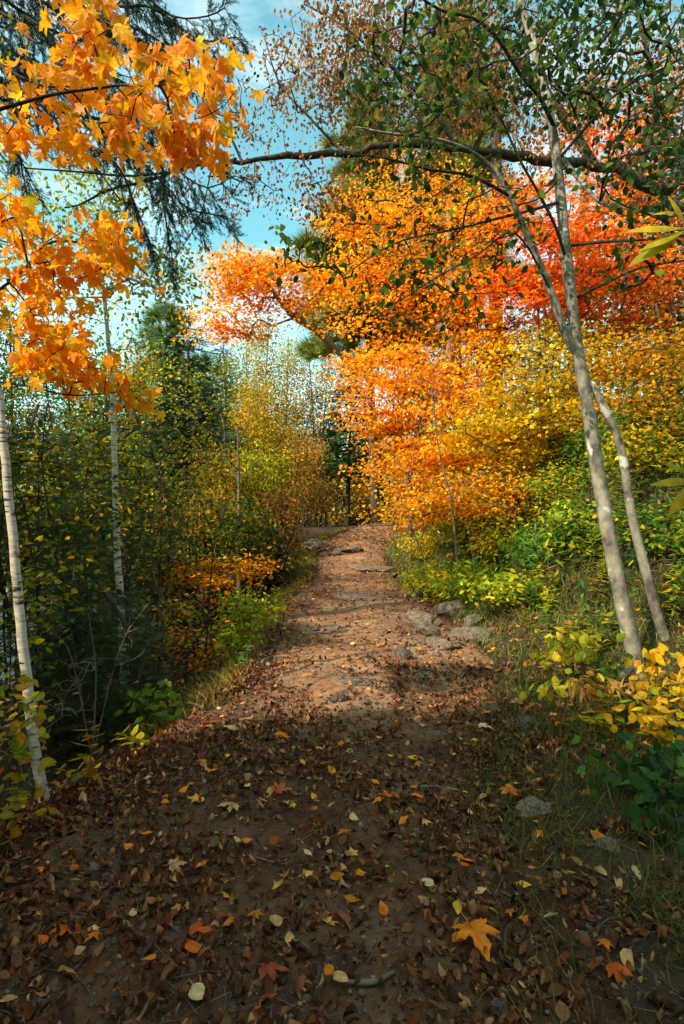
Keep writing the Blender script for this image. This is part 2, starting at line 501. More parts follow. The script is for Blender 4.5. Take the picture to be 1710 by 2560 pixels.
def strip_leaf(ws, fold=.25, bend=.2, curl=0.0, stem=0.0, midrib=False):
    """a leaf of paired quads about its midrib; ws = [(y, half width)]; bend along, curl across"""
    v = []; f = []
    for y, w in ws:
        for s in (-1, 0, 1):
            x = s * w; z = fold * abs(x)
            if curl: a = curl * x / .3; r = .3 / curl; x, z = r * math.sin(a), z + r * (1 - math.cos(a))
            v.append([x, y, z])
    v = np.array(v)
    if bend:
        a = bend * v[:, 1]; r = 1 / bend
        rr = r - v[:, 2]
        v = np.column_stack([v[:, 0], rr * np.sin(a), -(r - rr * np.cos(a))]) if True else v
    q = []; n = len(ws)
    for i in range(n - 1):
        b = i * 3
        q += [[b, b + 1, b + 4, b + 3], [b + 1, b + 2, b + 5, b + 4]]
    tf = [np.array(q)]; tt = [np.ones(len(q))]
    if stem:
        k = len(v); v = np.concatenate([v, [[-.012, 0, 0], [.012, 0, 0], [.012, -stem, .03], [-.012, -stem, .03]]])
        tf.append(np.array([[k, k + 1, k + 2, k + 3]])); tt.append(np.array([.6]))
    return v, tf, tt


OV = [(0, .0), (.12, .17), (.32, .29), (.55, .27), (.8, .13), (1, .0)]
RND = [(0, .03), (.08, .22), (.3, .40), (.6, .38), (.85, .2), (1, .0)]
LAN = [(0, .01), (.2, .09), (.5, .115), (.8, .055), (1, 0)]
T_MAPLE = [maple(MAPLE_R, .45, .55, True, .2), maple(MAPLE_R, -.35, .75, True, -.3), maple(MAPLE_R, .12, .22, True, 0), maple(MAPLE_R, -.1, .35, True, .3), maple(MAPLE_R, .2, .1, True, -.4), maple(MAPLE_R, -.2, .5, True, .1)]
T_MAPLEM = [maple(MAPLE_M, .15, .25), maple(MAPLE_M, -.15, .4, twist=.3)]
T_OVATE = [strip_leaf(OV, .2, .35, 0, .18), strip_leaf(OV, .35, .6, 0, .18), strip_leaf(OV, .1, -.3, .3, .18)]
T_ROUND = [strip_leaf(RND, .12, .3, 0, .5), strip_leaf(RND, .1, -.35, .25, .5)]
T_LANCE = [strip_leaf(LAN, .3, .5), strip_leaf(LAN, .3, 1.0), strip_leaf(LAN, .3, .2)]
KITE = [(0, .0), (.42, .30), (1, .0)]
T_KITE = [(np.array([[0, 0, 0], [.34, .42, .10], [0, 1, -.05], [-.34, .42, .10]]), [np.array([[0, 1, 2], [0, 2, 3]])], [np.ones(2)]),
          (np.array([[0, 0, 0], [.36, .5, -.14], [0, 1, .02], [-.30, .4, .02]]), [np.array([[0, 1, 2], [0, 2, 3]])], [np.ones(2)])]
T_OVM = [strip_leaf([(0, 0), (.35, .28), (.7, .2), (1, 0)], .25, .4), strip_leaf([(0, 0), (.3, .27), (.7, .22), (1, 0)], -.15, -.4)]
# dry fallen leaves: rolled and crumpled
T_DRY = [strip_leaf(OV, .1, 1.4, 1.0, .25), strip_leaf(OV, .3, -1.8, .6, .25), strip_leaf(OV, .1, .5, 1.9, .25), strip_leaf(RND, .2, -1.1, 1.2, .35),
         strip_leaf(OV, .5, 2.4, .3, .2), strip_leaf(LAN, .4, 2.2, 1.0), strip_leaf(OV, .15, .6, .5, .3), strip_leaf(RND, .1, .9, .6, .3)]
T_DRY += [strip_leaf(OV, .2, 3.0, .8, .2), strip_leaf(LAN, .5, 3.0, 1.5), strip_leaf([(0, .02), (.3, .16), (.6, .14), (1, .01)], .3, 1.8, 2.2), strip_leaf([(0, .03), (.4, .13), (1, .0)], .8, -2.2, 1.0), strip_leaf(OV, .1, -.8, 2.6, .2)]
T_DRYM = [strip_leaf([(0, 0), (.35, .28), (.7, .2), (1, 0)], .2, 1.5, 1.0), strip_leaf([(0, 0), (.3, .27), (.7, .2), (1, 0)], .3, -1.6, .8),
          strip_leaf([(0, 0), (.3, .3), (.7, .22), (1, 0)], .15, .5, 1.6), strip_leaf([(0, 0), (.4, .14), (1, 0)], .4, 2.0, .8)]
T_DRYMAPLE = [maple(MAPLE_R, .55, .9, True, .6), maple(MAPLE_R, -.5, -.7, True, -.8)]


def crumple(t, a, seed):
    v, f, tt = t; r = np.random.default_rng(seed)
    v = v.copy(); v[:, 2] += a * r.normal(size=len(v)); return v, f, tt


T_DRY = [crumple(t, .035, i) for i, t in enumerate(T_DRY)]
T_DRYMAPLE = [crumple(t, .05, i + 50) for i, t in enumerate(T_DRYMAPLE)]

# needle sprays
def needle_twig(n, L_, nl, flat=.5, seed=0, wid=.05):
    r = np.random.default_rng(seed); v = []; f = []; tt = []
    v += [[-.006, 0, 0], [.006, 0, 0], [0, 1, 0]]; f.append([0, 1, 2]); tt.append(.45)
    for i in range(n):
        t = (i + .5) / n; a = r.random() * 2 * math.pi
        d = np.array([math.cos(a), .75, math.sin(a) * flat + .1]); d /= np.linalg.norm(d)
        p = np.array([0, t, 0]); s = np.cross(d, [.3, .2, 1]); s /= np.linalg.norm(s); k = len(v)
        l = nl * (.75 + .4 * r.random())
        v += [p - s * wid * nl, p + s * wid * nl, p + d * l]; f.append([k, k + 1, k + 2]); tt.append(.75 + .5 * r.random())
    return np.array(v), [np.array(f)], [np.array(tt)]


def pine_tuft(n, seed=0, wid=.028, cone=.9):
    r = np.random.default_rng(seed); v = []; f = []; tt = []
    for i in range(n):
        d = np.array([r.normal() * cone, 1.0, r.normal() * cone]); d /= np.linalg.norm(d)
        s = np.cross(d, r.normal(size=3)); s /= np.linalg.norm(s); k = len(v); l = .7 + .35 * r.random()
        v += [-s * wid, s * wid, d * l]; f.append([k, k + 1, k + 2]); tt.append(.7 + .6 * r.random())
    return np.array(v), [np.array(f)], [np.array(tt)]


T_TWIG = [needle_twig(46, 1, .24, .7, s, .075) for s in range(3)]
T_SPRAY = [needle_twig(14, 1, .34, .35, s + 9, .13) for s in range(3)]
T_TUFT = [pine_tuft(13, s) for s in range(3)]

# ------------------------------------------------------------------ skeletons
def spline(pts, step):
    p = np.array(pts, float)
    if len(p) < 3:
        n = max(2, int(np.linalg.norm(p[-1] - p[0]) / step) + 1)
        return p[0] + (p[-1] - p[0]) * np.linspace(0, 1, n)[:, None]
    q = np.concatenate([[2 * p[0] - p[1]], p, [2 * p[-1] - p[-2]]]); out_ = []
    for i in range(1, len(q) - 2):
        a, b, c, d = q[i - 1:i + 3]; n = max(2, int(np.linalg.norm(c - b) / step) + 1)
        t = np.linspace(0, 1, n, endpoint=False)[:, None]
        out_.append(.5 * (2 * b + (c - a) * t + (2 * a - 5 * b + 4 * c - d) * t ** 2 + (3 * b - a - 3 * c + d) * t ** 3))
    return np.concatenate(out_ + [p[-1:]])


def sweep(bag, pts, rad, sides):
    pts = np.asarray(pts); n = len(pts)
    if n < 2: return
    t = np.gradient(pts, axis=0); t = norm(t)
    a = np.cross(t, np.array([.31, .87, .11])); a = norm(a)
    b = np.cross(t, a)
    ang = np.arange(sides) / sides * 2 * math.pi
    ring = pts[:, None, :] + (a[:, None, :] * np.cos(ang)[None, :, None] + b[:, None, :] * np.sin(ang)[None, :, None]) * np.asarray(rad)[:, None, None]
    V = ring.reshape(-1, 3)
    i = np.arange(n - 1)[:, None]; j = np.arange(sides)[None]
    q = np.stack([i * sides + j, i * sides + (j + 1) % sides, (i + 1) * sides + (j + 1) % sides, (i + 1) * sides + j], -1).reshape(-1, 4)
    V = np.concatenate([V, pts[-1:] + t[-1:] * rad[-1]])
    cap = np.stack([(n - 1) * sides + np.arange(sides), (n - 1) * sides + (np.arange(sides) + 1) % sides, np.full(sides, n * sides)], -1)
    bag.add(V, [q, cap])


class Skel:
    def __init__(s, cap=60000):
        s.p = np.zeros((cap, 3)); s.par = np.full(cap, -1); s.fix = np.zeros(cap); s.n = 0; s.chains = []; s.tips = []
    def path(s, pts, r0, r1, step=.2, attach=True, wob=0.0, knot=0.0):
        q = spline(pts, step)
        if wob: q[1:] += R.normal(size=q[1:].shape) * wob
        par = -1
        if attach and s.n:
            d = np.linalg.norm(s.p[:s.n] - q[0], axis=1); par = int(d.argmin())
        ids = []
        L_ = len(q); rr = r0 + (r1 - r0) * np.linspace(0, 1, L_) ** .9
        if knot: rr = rr * (1 + knot * (vn(np.arange(L_) * 1.0, np.zeros(L_), 2.3, 61) + .6 * R.normal(size=L_))).clip(.7, 1.5)
        for k in range(L_):
            i = s.n; s.p[i] = q[k]; s.par[i] = par; s.fix[i] = rr[k]; par = i; ids.append(i); s.n += 1
        s.chains.append(ids)
        return ids
    def grow(s, targets, step=.25, sag=.0, wob=.12, up_pen=.6, first=0, lift=.15):
        if len(targets) == 0: return
        tg = np.array(targets)
        d0 = np.array([np.linalg.norm(s.p[:s.n] - t, axis=1).min() for t in tg])
        for t in tg[np.argsort(d0)]:
            dv = t - s.p[first:s.n]; d = np.linalg.norm(dv, axis=1)
            cost = d * (1 + up_pen * np.clip(-dv[:, 2] / (d + 1e-6), 0, 1))
            i = int(cost.argmin()) + first; a = s.p[i]; L_ = np.linalg.norm(t - a)
            n = max(2, int(L_ / step)); u = np.linspace(0, 1, n + 1)[1:, None]
            mid = (a + t) / 2 + np.array([0, 0, lift * L_]) + R.normal(size=3) * wob * L_
            q = (1 - u) ** 2 * a + 2 * u * (1 - u) * mid + u ** 2 * t
            q[:, 2] -= sag * L_ * (u[:, 0] ** 2)
            q[:-1] += R.normal(size=q[:-1].shape) * wob * .25 * min(L_ / n, .3)
            ids = [i]; par = i
            for k in range(n):
                m_ = s.n; s.p[m_] = q[k]; s.par[m_] = par; par = m_; ids.append(m_); s.n += 1
            s.chains.append(ids); s.tips.append(par)
    def radii(s, rt=.004, ex=.42):
        cnt = np.zeros(s.n); 
        for t in s.tips: cnt[t] += 1
        for i in range(s.n - 1, 0, -1):
            if s.par[i] >= 0: cnt[s.par[i]] += cnt[i]
        return np.where(s.fix[:s.n] > 0, s.fix[:s.n], rt * np.maximum(cnt, 1) ** ex)
    def mesh(s, bag, rt=.004, ex=.42, sides=5, big=10, split=None):
        r = s.radii(rt, ex)
        for c in s.chains:
            rr = r[c].copy()
            if s.fix[c[0]] > 0 and s.fix[c[1]] == 0: rr[0] = min(rr[0], rr[1] * 1.25)
            else: rr[0] = min(rr[0], rr[1] * 1.3)
            sweep(split if (split is not None and rr.max() < .022) else bag, s.p[c], rr, big if rr.max() > .03 else sides)


def clump(c, r, n, shell=.35, flat=None):
    """points filling an ellipsoid, denser towards its skin, thinned by noise so that gaps stay"""
    d = norm(R.normal(size=(n * 2, 3))); u = R.random((n * 2, 1)) ** (shell)
    q = np.asarray(c) + d * u * np.asarray(r)
    k = vn(q[:, 0] + q[:, 1] * .7, q[:, 2] * 1.6 + q[:, 1] * .3, max(r) * .26 + .05, 4) > -.08
    q = np.concatenate([q[k], q[~k]]) if k.sum() < n * .6 else q[k]
    return q[:n]


def CL(px, py, D, rpx, rpy, rd, n, shell=.35):
    return clump(P(px, py, D), (rpx / F * D, rd, rpy / F * D), n, shell)


def TL(px, py, D, rpx, rpy, rd, n, per=7, wide=.5):
    """the same, but gathered into flat drooping tiers of twigs with air between them"""
    c = CL(px, py, D, rpx, rpy, rd, max(2, int(n / per)), .55)
    out_ = []
    for q in c:
        m_ = int(R.integers(int(per * .6), int(per * 1.5) + 1)); a = R.random(m_) * 6.28; r_ = np.sqrt(R.random(m_)) * wide * R.uniform(.6, 1.35)
        out_.append(np.column_stack([q[0] + r_ * np.cos(a) * 1.15, q[1] + r_ * np.sin(a), q[2] - .30 * r_ ** 2 / wide + R.normal(size=m_) * .03]))
    return np.concatenate(out_)


def orient(n, mode):
    g = R.normal(size=(n, 3))
    if mode == 'up':
        nr = norm(np.array([-.15, -.15, .9]) + g * .45); tip = R.normal(size=(n, 3)); tip[:, 2] = -.35 + .3 * tip[:, 2]
    elif mode == 'layer':
        nr = norm(np.array([-.25, -.35, .75]) + g * .38); tip = R.normal(size=(n, 3)); tip[:, 2] = -.45 + .25 * tip[:, 2]
    elif mode == 'hang':
        tip = norm(np.array([0, 0, -.9]) + g * .5); nr = R.normal(size=(n, 3)); nr[:, 1] -= .9
    elif mode == 'mid':
        nr = norm(np.array([-.2, -.45, .55]) + g * .6); tip = R.normal(size=(n, 3)); tip[:, 2] -= .6
    else:
        nr = R.normal(size=(n, 3)); tip = R.normal(size=(n, 3))
    return basis(tip, nr)


def put_leaves(bag, tips, per, spread, size, colours, tmpl, mode='mid', jit=.18):
    tips = np.asarray(tips)
    if len(tips) == 0: return
    pos = np.repeat(tips, per, 0)
    n = len(pos)
    pos = pos + R.normal(size=(n, 3)) * np.asarray(spread)
    rot = orient(n, mode); sz = R.uniform(size[0], size[1], n); col = pal(n, colours, jit)
    # whole sprays share a tint, so the crown breaks into clumps of colour
    col *= (1 + .30 * np.repeat(R.normal(size=(len(tips), 1)), per, 0)).clip(.5, 1.5)
    w = R.integers(0, len(tmpl), n)
    for i, t in enumerate(tmpl):
        k = w == i
        scatter(bag, t, pos[k], rot[k], sz[k], col[k])


_single_cache = {}


def single_mesh(t, key, mat):
    if key not in _single_cache:
        v, tf, tt = t
        _single_cache[key] = mk_mesh(key, v, tf, [np.repeat(np.asarray(x)[:, None], 3, 1) for x in tt], True, mat)
    return _single_cache[key]


def single(name, me, pos, rot, size, col, parent=None, base=(0, 0, 0)):
    o = bpy.data.objects.new(name, me); COL.objects.link(o)
    if parent is not None: o.parent = parent
    m4 = np.eye(4); m4[:3, :3] = rot * size; m4[:3, 3] = pos - np.asarray(base)
    o.matrix_basis = Matrix(m4.tolist())
    o.color = (*[float(c) for c in col], 1)
    return o


def plant_tree(name, label, cat, trunk, r0, r1, limbs=(), targets=(), leaf=None, bark=M_BARKM, group=None, step=.25, wob=.12, sag=0, rt=.004, ex=.42, lift=.15, up_pen=.6,
               extra_leaf=None, single_leaf=None, tstep=.2, sides=5, mat=None, trunk_wob=0.0, twig_bark=None, knot=0.0):
    base = np.array(trunk[0], float)
    root = empty(name, base); tag(root, label, cat, group)
    sk = Skel(); sk.path(trunk, r0, r1, tstep, wob=trunk_wob, knot=knot)
    for pts, a, b in limbs: sk.path(pts, a, b, tstep)
    if len(targets):
        T = np.concatenate(targets) if isinstance(targets, list) else targets
        sk.grow(T, step, sag, wob, up_pen, lift=lift)
    bag = Bag()
    if twig_bark is None: sk.mesh(bag, rt, ex, sides)
    else:
        tb_ = Bag(); sk.mesh(bag, rt, ex, sides, split=tb_)
        link('branches', tb_.mesh('branches', twig_bark, base, True), root)
    link('trunk', bag.mesh('trunk', bark, base, True), root)
    tips = sk.p[sk.tips] if sk.tips else np.zeros((0, 3))
    if leaf and len(tips):
        lb = Bag()
        for lf in (leaf if isinstance(leaf, list) else [leaf]):
            tp = tips
            if 'where' in lf: tp = tips[lf['where'](tips)]
            put_leaves(lb, tp, lf['per'], lf['spread'], lf['size'], lf['pal'], lf['tmpl'], lf.get('mode', 'mid'), lf.get('jit', .18))
        if lb.n:
            c = link('crown', lb.mesh('crown', mat or M_LEAF, base), root); c['kind'] = 'stuff'
    if single_leaf and len(tips):
        lf = single_leaf
        tp = tips
        if 'where' in lf: tp = tips[lf['where'](tips)]
        pos = np.repeat(tp, lf['per'], 0); n = len(pos)
        pos = pos + R.normal(size=(n, 3)) * np.asarray(lf['spread'])
        rot = orient(n, lf['mode']); sz = R.uniform(*lf['size'], n); col = pal(n, lf['pal'], .12)
        vis = (np.abs(pos[:, 0]) < .62 * pos[:, 1]) & (pos[:, 1] > .4) & (np.abs(pos[:, 2] - EYE) < .93 * pos[:, 1])
        order = np.argsort(np.where(vis, pos[:, 1], 1e6)); keep = order[:min(lf.get('n', 290), int(vis.sum()))]
        rest = np.ones(n, bool); rest[keep] = False
        w = R.integers(0, len(lf['tmpl']), n)
        for i in keep:
            k = w[i]; single('leaf', single_mesh(lf['tmpl'][k], lf['key'] + str(k), lf.get('mat', M_LEAFO)), pos[i], rot[i], sz[i], col[i], root, base)
        if rest.any():
            lb = Bag()
            for k, t in enumerate(lf['tmpl']):
                q = rest & (w == k); scatter(lb, t, pos[q], rot[q], sz[q], col[q])
            c = link('foliage', lb.mesh('foliage', M_LEAF, base), root); c['kind'] = 'stuff'
    return root, sk


# palettes
FORB_G0 = [('#4a7a2c', 4), ('#5c8a2e', 3), ('#7a8f2a', 3)]
FORB_Y0 = [('#9aa424', 4), ('#b8ae26', 4), ('#7a9426', 3)]
ORANGE = [('#f29a14', 4), ('#f5a81c', 4), ('#ec8410', 3), ('#f7bc2a', 2), ('#de6c0c', 1.5)]
GOLD = [('#f2a516', 4), ('#e8920f', 4), ('#f5b824', 3), ('#d97a0c', 2), ('#b98a14', 1)]
RED = [('#ec6418', 4), ('#e85014', 3), ('#f4861e', 3), ('#dc4214', 1.5), ('#f5a02c', 2)]
YELLOW = [('#e8b812', 4), ('#d9a30e', 4), ('#c2a318', 3), ('#f0c92a', 2), ('#8f9420', 2)]
YELGRN = [('#a8a01e', 4), ('#8a9420', 4), ('#d0ac1c', 3), ('#6d8420', 3), ('#4f6e1c', 2)]
OLIVE = [('#5c6416', 4), ('#766a14', 3), ('#485a16', 4), ('#9a7818', 2), ('#384a14', 4), ('#c08e18', 1)]
GREEN = [('#38521a', 4), ('#2c4518', 4), ('#466220', 3), ('#587428', 2)]
DKGREEN = [('#273c14', 4), ('#203216', 3), ('#324816', 3), ('#445a1a', 1)]
BROWN = [('#8a4f2a', 4), ('#6e3c22', 4), ('#a56a3e', 3), ('#5a3420', 2), ('#b98054', 1)]
NEEDLE = [('#1e3020', 4), ('#263a24', 4), ('#2e4628', 3), ('#1a2a1e', 2)]
PINE = [('#54704e', 4), ('#648058', 4), ('#466444', 3), ('#7a9068', 2)]
PINEOL = [('#6a7428', 4), ('#7c7a2a', 3), ('#566626', 4), ('#968630', 2)]
LITTER = [('#5e3a24', 5), ('#72472a', 5), ('#4c2d1c', 4), ('#8a5c38', 4), ('#a87648', 2.2), ('#3a2417', 4), ('#8e4820', 2), ('#c89a66', 1.0), ('#6a5a40', 1)]

# ------------------------------------------------------------------ TREES
# --- smooth grey tree beside the path
g0 = G(1592, 4.75); g0[2] -= .08
trunk = [g0, P(1588, 1640, 4.75), P(1563, 1540, 4.76), P(1530, 1380, 4.8), P(1498, 1200, 4.85), P(1468, 1010, 4.9), P(1438, 830, 4.95), P(1412, 600, 5.0), P(1388, 370, 5.05), P(1352, 180, 5.1), P(1300, 0, 5.15), P(1262, -140, 5.2), P(1235, -320, 5.2)]
g1 = G(1668, 4.95)
limbs = [
    ([g1 - np.array([0, 0, .06]), P(1650, 1560, 4.95), P(1612, 1420, 4.95), P(1580, 1290, 4.95), P(1560, 1160, 4.95), P(1543, 1090, 4.95), P(1512, 1025, 4.93), P(1480, 960, 4.92)], .046, .030),
    ([P(1447, 890, 4.95), P(1412, 830, 4.9), P(1382, 740, 4.85), P(1345, 650, 4.8), P(1310, 570, 4.75), P(1275, 490, 4.7), P(1235, 425, 4.65), P(1170, 375, 4.6), P(1080, 345, 4.5), P(980, 335, 4.4), P(890, 318, 4.3)], .040, .007),
    ([P(1275, 490, 4.7), P(1180, 440, 4.6), P(1080, 425, 4.5), P(960, 395, 4.4), P(850, 385, 4.3)], .016, .006),
    ([P(1388, 322, 5.05), P(1350, 245, 4.9), P(1300, 185, 4.75), P(1240, 90, 4.6), P(1180, 45, 4.5), P(1100, 25, 4.4), P(1040, -15, 4.3)], .020, .010),
    ([P(1417, 655, 5.0), P(1390, 570, 4.85), P(1345, 480, 4.7), P(1300, 400, 4.6), P(1250, 290, 4.5), P(1200, 190, 4.4), P(1175, 80, 4.35)], .016, .005),
    ([P(1402, 505, 5.02), P(1330, 525, 4.8), P(1230, 550, 4.6), P(1130, 575, 4.5), P(1010, 600, 4.4), P(930, 640, 4.35), P(860, 690, 4.3)], .016, .004),
    ([P(1385, 740, 4.85), P(1290, 585, 4.6), P(1190, 640, 4.5), P(1080, 700, 4.4), P(960, 780, 4.3)], .010, .004),
    ([P(1418, 615, 5.0), P(1500, 605, 4.8), P(1600, 600, 4.6), P(1720, 590, 4.4)], .016, .008),
    ([P(1440, 745, 4.97), P(1510, 710, 4.8), P(1600, 670, 4.6), P(1720, 650, 4.4)], .015, .008),
    ([P(1400, 390, 5.05), P(1450, 450, 4.95), P(1500, 505, 4.85), P(1570, 520, 4.7), P(1650, 540, 4.6), P(1740, 530, 4.5)], .024, .010),
    ([P(1405, 440, 5.05), P(1340, 500, 4.9), P(1230, 520, 4.8)], .012, .004),
    ([P(1360, 215, 5.1), P(1420, 120, 4.9), P(1500, 60, 4.7), P(1620, -10, 4.5)], .016, .006),
    ([P(1395, 400, 5.05), P(1480, 300, 4.8), P(1560, 220, 4.6), P(1700, 150, 4.4)], .014, .006),
]
tg = [CL(1560, 180, 4.3, 190, 230, .9, 80), CL(1640, 400, 3.9, 100, 150, .6, 40), CL(1330, 120, 4.4, 200, 140, .7, 44), CL(1060, 150, 4.4, 210, 150, .6, 48), CL(1050, 360, 4.4, 200, 120, .5, 32),
      CL(1000, 640, 4.35, 180, 90, .5, 26), CL(1180, 760, 4.4, 150, 140, .5, 18), CL(1250, 560, 4.5, 140, 110, .4, 14), CL(1590, 640, 4.4, 130, 110, .5, 20), CL(770, 640, 4.2, 90, 70, .4, 10), CL(1480, -80, 4.6, 320, 120, .9, 40), CL(1500, 120, 5.6, 260, 170, .8, 90), CL(1640, 330, 5.4, 120, 200, .7, 60), CL(1250, 60, 5.4, 200, 110, .7, 50), CL(1020, 200, 5.2, 200, 140, .6, 50)]
for a_, l_ in ((.4, .26), (1.9, .3), (3.3, .24), (4.6, .32)):
    e_ = g0 + np.array([math.cos(a_) * l_, math.sin(a_) * l_, 0]); e_[2] = float(h(e_[0], e_[1])) - .05
    limbs.append(([g0 + np.array([0, 0, .22]), g0 + np.array([math.cos(a_) * .07, math.sin(a_) * .07, .11]), e_], .062, .018))
plant_tree('grey_barked_tree', 'slender smooth grey-barked tree with a forked trunk leaning over the trail', 'tree', trunk, .068, .027, limbs, tg,
           bark=M_BARKG, twig_bark=M_BARKD, knot=.045, step=.16, wob=.16, rt=.0028, ex=.45, lift=.05, tstep=.12,  # shade on the thin branches put into their darker bark
           single_leaf=dict(per=7, spread=(.10, .10, .08), size=(.04, .09), pal=DKGREEN + [('#5e7222', 2)], tmpl=T_OVATE, mode='mid', key='green_leaf', n=290))

# --- dark mossy tree arching across, hung with withered brown leaves
b0 = np.array([8.2, 8.6, float(h(8.2, 8.6)) - .1])
trunk = [b0, b0 + np.array([-.3, -.1, 1.0]), np.array([6.9, 8.2, 5.0]), P(1760, 560, 7.9), P(1645, 482, 7.8), P(1564, 437, 7.75), P(1482, 414, 7.7), P(1345, 397, 7.5), P(1182, 376, 7.3), P(1100, 366, 7.2), P(1018, 363, 7.1), P(930, 374, 7.05), P(855, 390, 7.0), P(760, 388, 6.85), P(690, 392, 6.75), P(605, 404, 6.65), P(530, 416, 6.55), P(458, 426, 6.5), P(371, 448, 6.4), P(262, 482, 6.3), P(163, 525, 6.2)]
limbs = [
    ([P(1480, 405, 7.7), P(1380, 250, 7.8), P(1250, 100, 8.0), P(1100, -60, 8.2), P(980, -200, 8.4)], .07, .03),
    ([P(1150, 370, 7.25), P(1060, 250, 7.3), P(960, 150, 7.4), P(850, 60, 7.5), P(760, 10, 7.5)], .035, .01),
    ([P(605, 404, 6.65), P(570, 330, 6.6), P(530, 280, 6.6), P(500, 240, 6.6)], .018, .006),
    ([P(860, 385, 6.95), P(780, 300, 6.9), P(700, 210, 6.9), P(660, 90, 6.9)], .02, .006),
    ([P(458, 426, 6.5), P(330, 440, 6.3), P(200, 430, 6.2), P(60, 420, 6.1)], .016, .008),
    ([P(1240, 378, 7.35), P(1100, 480, 7.0), P(980, 560, 6.8)], .014, .005),
    ([P(1600, 440, 7.8), P(1640, 250, 7.8), P(1600, 60, 7.9), P(1560, -120, 8.0)], .04, .02),
    ([P(530, 416, 6.55), P(500, 540, 6.3), P(440, 640, 6.1), P(400, 690, 6.0)], .010, .003),
]
tg = [CL(1000, 190, 7.4, 260, 190, .9, 190), CL(1180, 120, 7.8, 220, 180, .9, 120), CL(840, 140, 7.2, 130, 160, .7, 60), CL(680, 270, 6.8, 110, 130, .6, 44), CL(620, 480, 6.6, 100, 70, .5, 26), CL(560, 280, 6.6, 70, 90, .4, 18), CL(1330, 300, 7.6, 180, 160, .8, 60),
      CL(700, 110, 7.0, 70, 90, .4, 9), CL(760, 470, 6.8, 120, 80, .5, 24), CL(430, 430, 6.4, 160, 80, .5, 22), CL(1560, 150, 7.9, 150, 180, .8, 50), CL(1000, -150, 7.8, 350, 150, 1.0, 60), CL(480, 560, 6.3, 60, 60, .4, 8)]
plant_tree('arching_tree', 'dark mossy tree trunk arching overhead with withered brown leaves', 'tree', trunk, .125, .009, limbs, tg, bark=M_BARKD, knot=.13, trunk_wob=.014, step=.2, wob=.2, rt=.0028, ex=.42, lift=.0, up_pen=0, tstep=.18,
           leaf=[dict(per=26, spread=(.14, .14, .14), size=(.035, .075), pal=BROWN + [('#b07a44', 4), ('#8a6a2a', 2), ('#7a6a26', 2)], tmpl=T_KITE, mode='hang', where=lambda t: t[:, 0] / t[:, 1] > -.10),
                 dict(per=9, spread=(.07, .07, .09), size=(.03, .06), pal=BROWN, tmpl=T_KITE, mode='hang', where=lambda t: t[:, 0] / t[:, 1] <= -.10)])

# --- maples of the right bank
def maple_tree(name, label, base, top, r0, clumps, palette, per=11, size=(.04, .10), spread=(.30, .30, .055), tm=T_MAPLEM, bark=M_BARKM, limbs=(), cat='tree', group=None, mode='mid', wob=.14, step=.35, rt=.005, lift=.1, lean=None, extra=None, fine=1.0):
    if tm is T_MAPLEM and mode == 'mid': mode = 'layer'
    base = np.array(base, float); base[2] -= .1
    mid = (base + np.asarray(top)) / 2 + np.array(lean if lean is not None else (R.normal() * .2, 0, 0))
    lf = [dict(per=per, spread=spread, size=size, pal=palette, tmpl=tm, mode=mode)]
    if extra: lf += extra
    return plant_tree(name, label, cat, [base, mid, np.asarray(top, float)], r0, max(r0 * .3, .006), limbs, clumps, lf, bark, group, step=step, wob=wob, rt=rt, ex=.42, lift=lift, tstep=.4)


maple_tree('maple_tree', 'large orange maple with a thick dark trunk behind the grey tree', G(1232, 14.5), P(1245, 250, 14.0), .26,
           [TL(960, 560, 12.5, 190, 120, 1.8, 130), TL(1080, 700, 12.5, 200, 140, 1.8, 150), TL(930, 760, 12.5, 120, 130, 1.4, 75), TL(1150, 540, 13, 180, 120, 1.6, 100), TL(1060, 470, 13, 150, 90, 1.4, 60), TL(1000, 860, 12.5, 160, 90, 1.4, 90), TL(1180, 800, 12.5, 160, 110, 1.4, 90), TL(880, 640, 13, 90, 110, 1.2, 45), TL(1250, 880, 12, 110, 70, 1.0, 50)],
           ORANGE, per=30, bark=M_BARKD, rt=.008)
maple_tree('maple_tree', 'scarlet red maple glowing high behind the grey tree trunk', G(1420, 13), P(1480, 150, 12.5), .16,
           [TL(1330, 520, 11, 120, 120, 1.4, 90), TL(1440, 640, 11, 150, 120, 1.4, 110), TL(1560, 640, 11, 140, 90, 1.2, 70), TL(1320, 690, 11, 130, 80, 1.2, 60), TL(1480, 330, 12, 190, 150, 1.4, 80), TL(1600, 480, 11.5, 120, 120, 1.4, 60), TL(1480, 780, 11, 110, 60, 1.0, 40)],
           RED + [('#f29a14', 2.5), ('#f5822a', 2)], per=30, size=(.05, .115), bark=M_BARKP, rt=.008)
maple_tree('maple_tree', 'orange maple with a pale bare limb reaching left into the sky gap', G(1060, 17), P(1120, 500, 17), .2,
           [TL(600, 720, 15, 90, 90, 1.2, 70), TL(690, 690, 15, 90, 80, 1.1, 60), TL(560, 820, 15, 50, 40, .7, 22), TL(640, 640, 15, 70, 50, .9, 30), TL(760, 720, 15, 70, 70, .9, 30), TL(860, 680, 15.5, 80, 70, .9, 35)],
           ORANGE, per=30, size=(.075, .125), bark=M_BARKP, limbs=[([P(1075, 1010, 17), P(990, 965, 16.5), P(935, 945, 16.2), P(885, 915, 16), P(835, 868, 15.7), P(785, 822, 15.4), P(735, 795, 15.2), P(695, 745, 15), P(655, 690, 15), P(620, 640, 15)], .17, .03)], rt=.006)
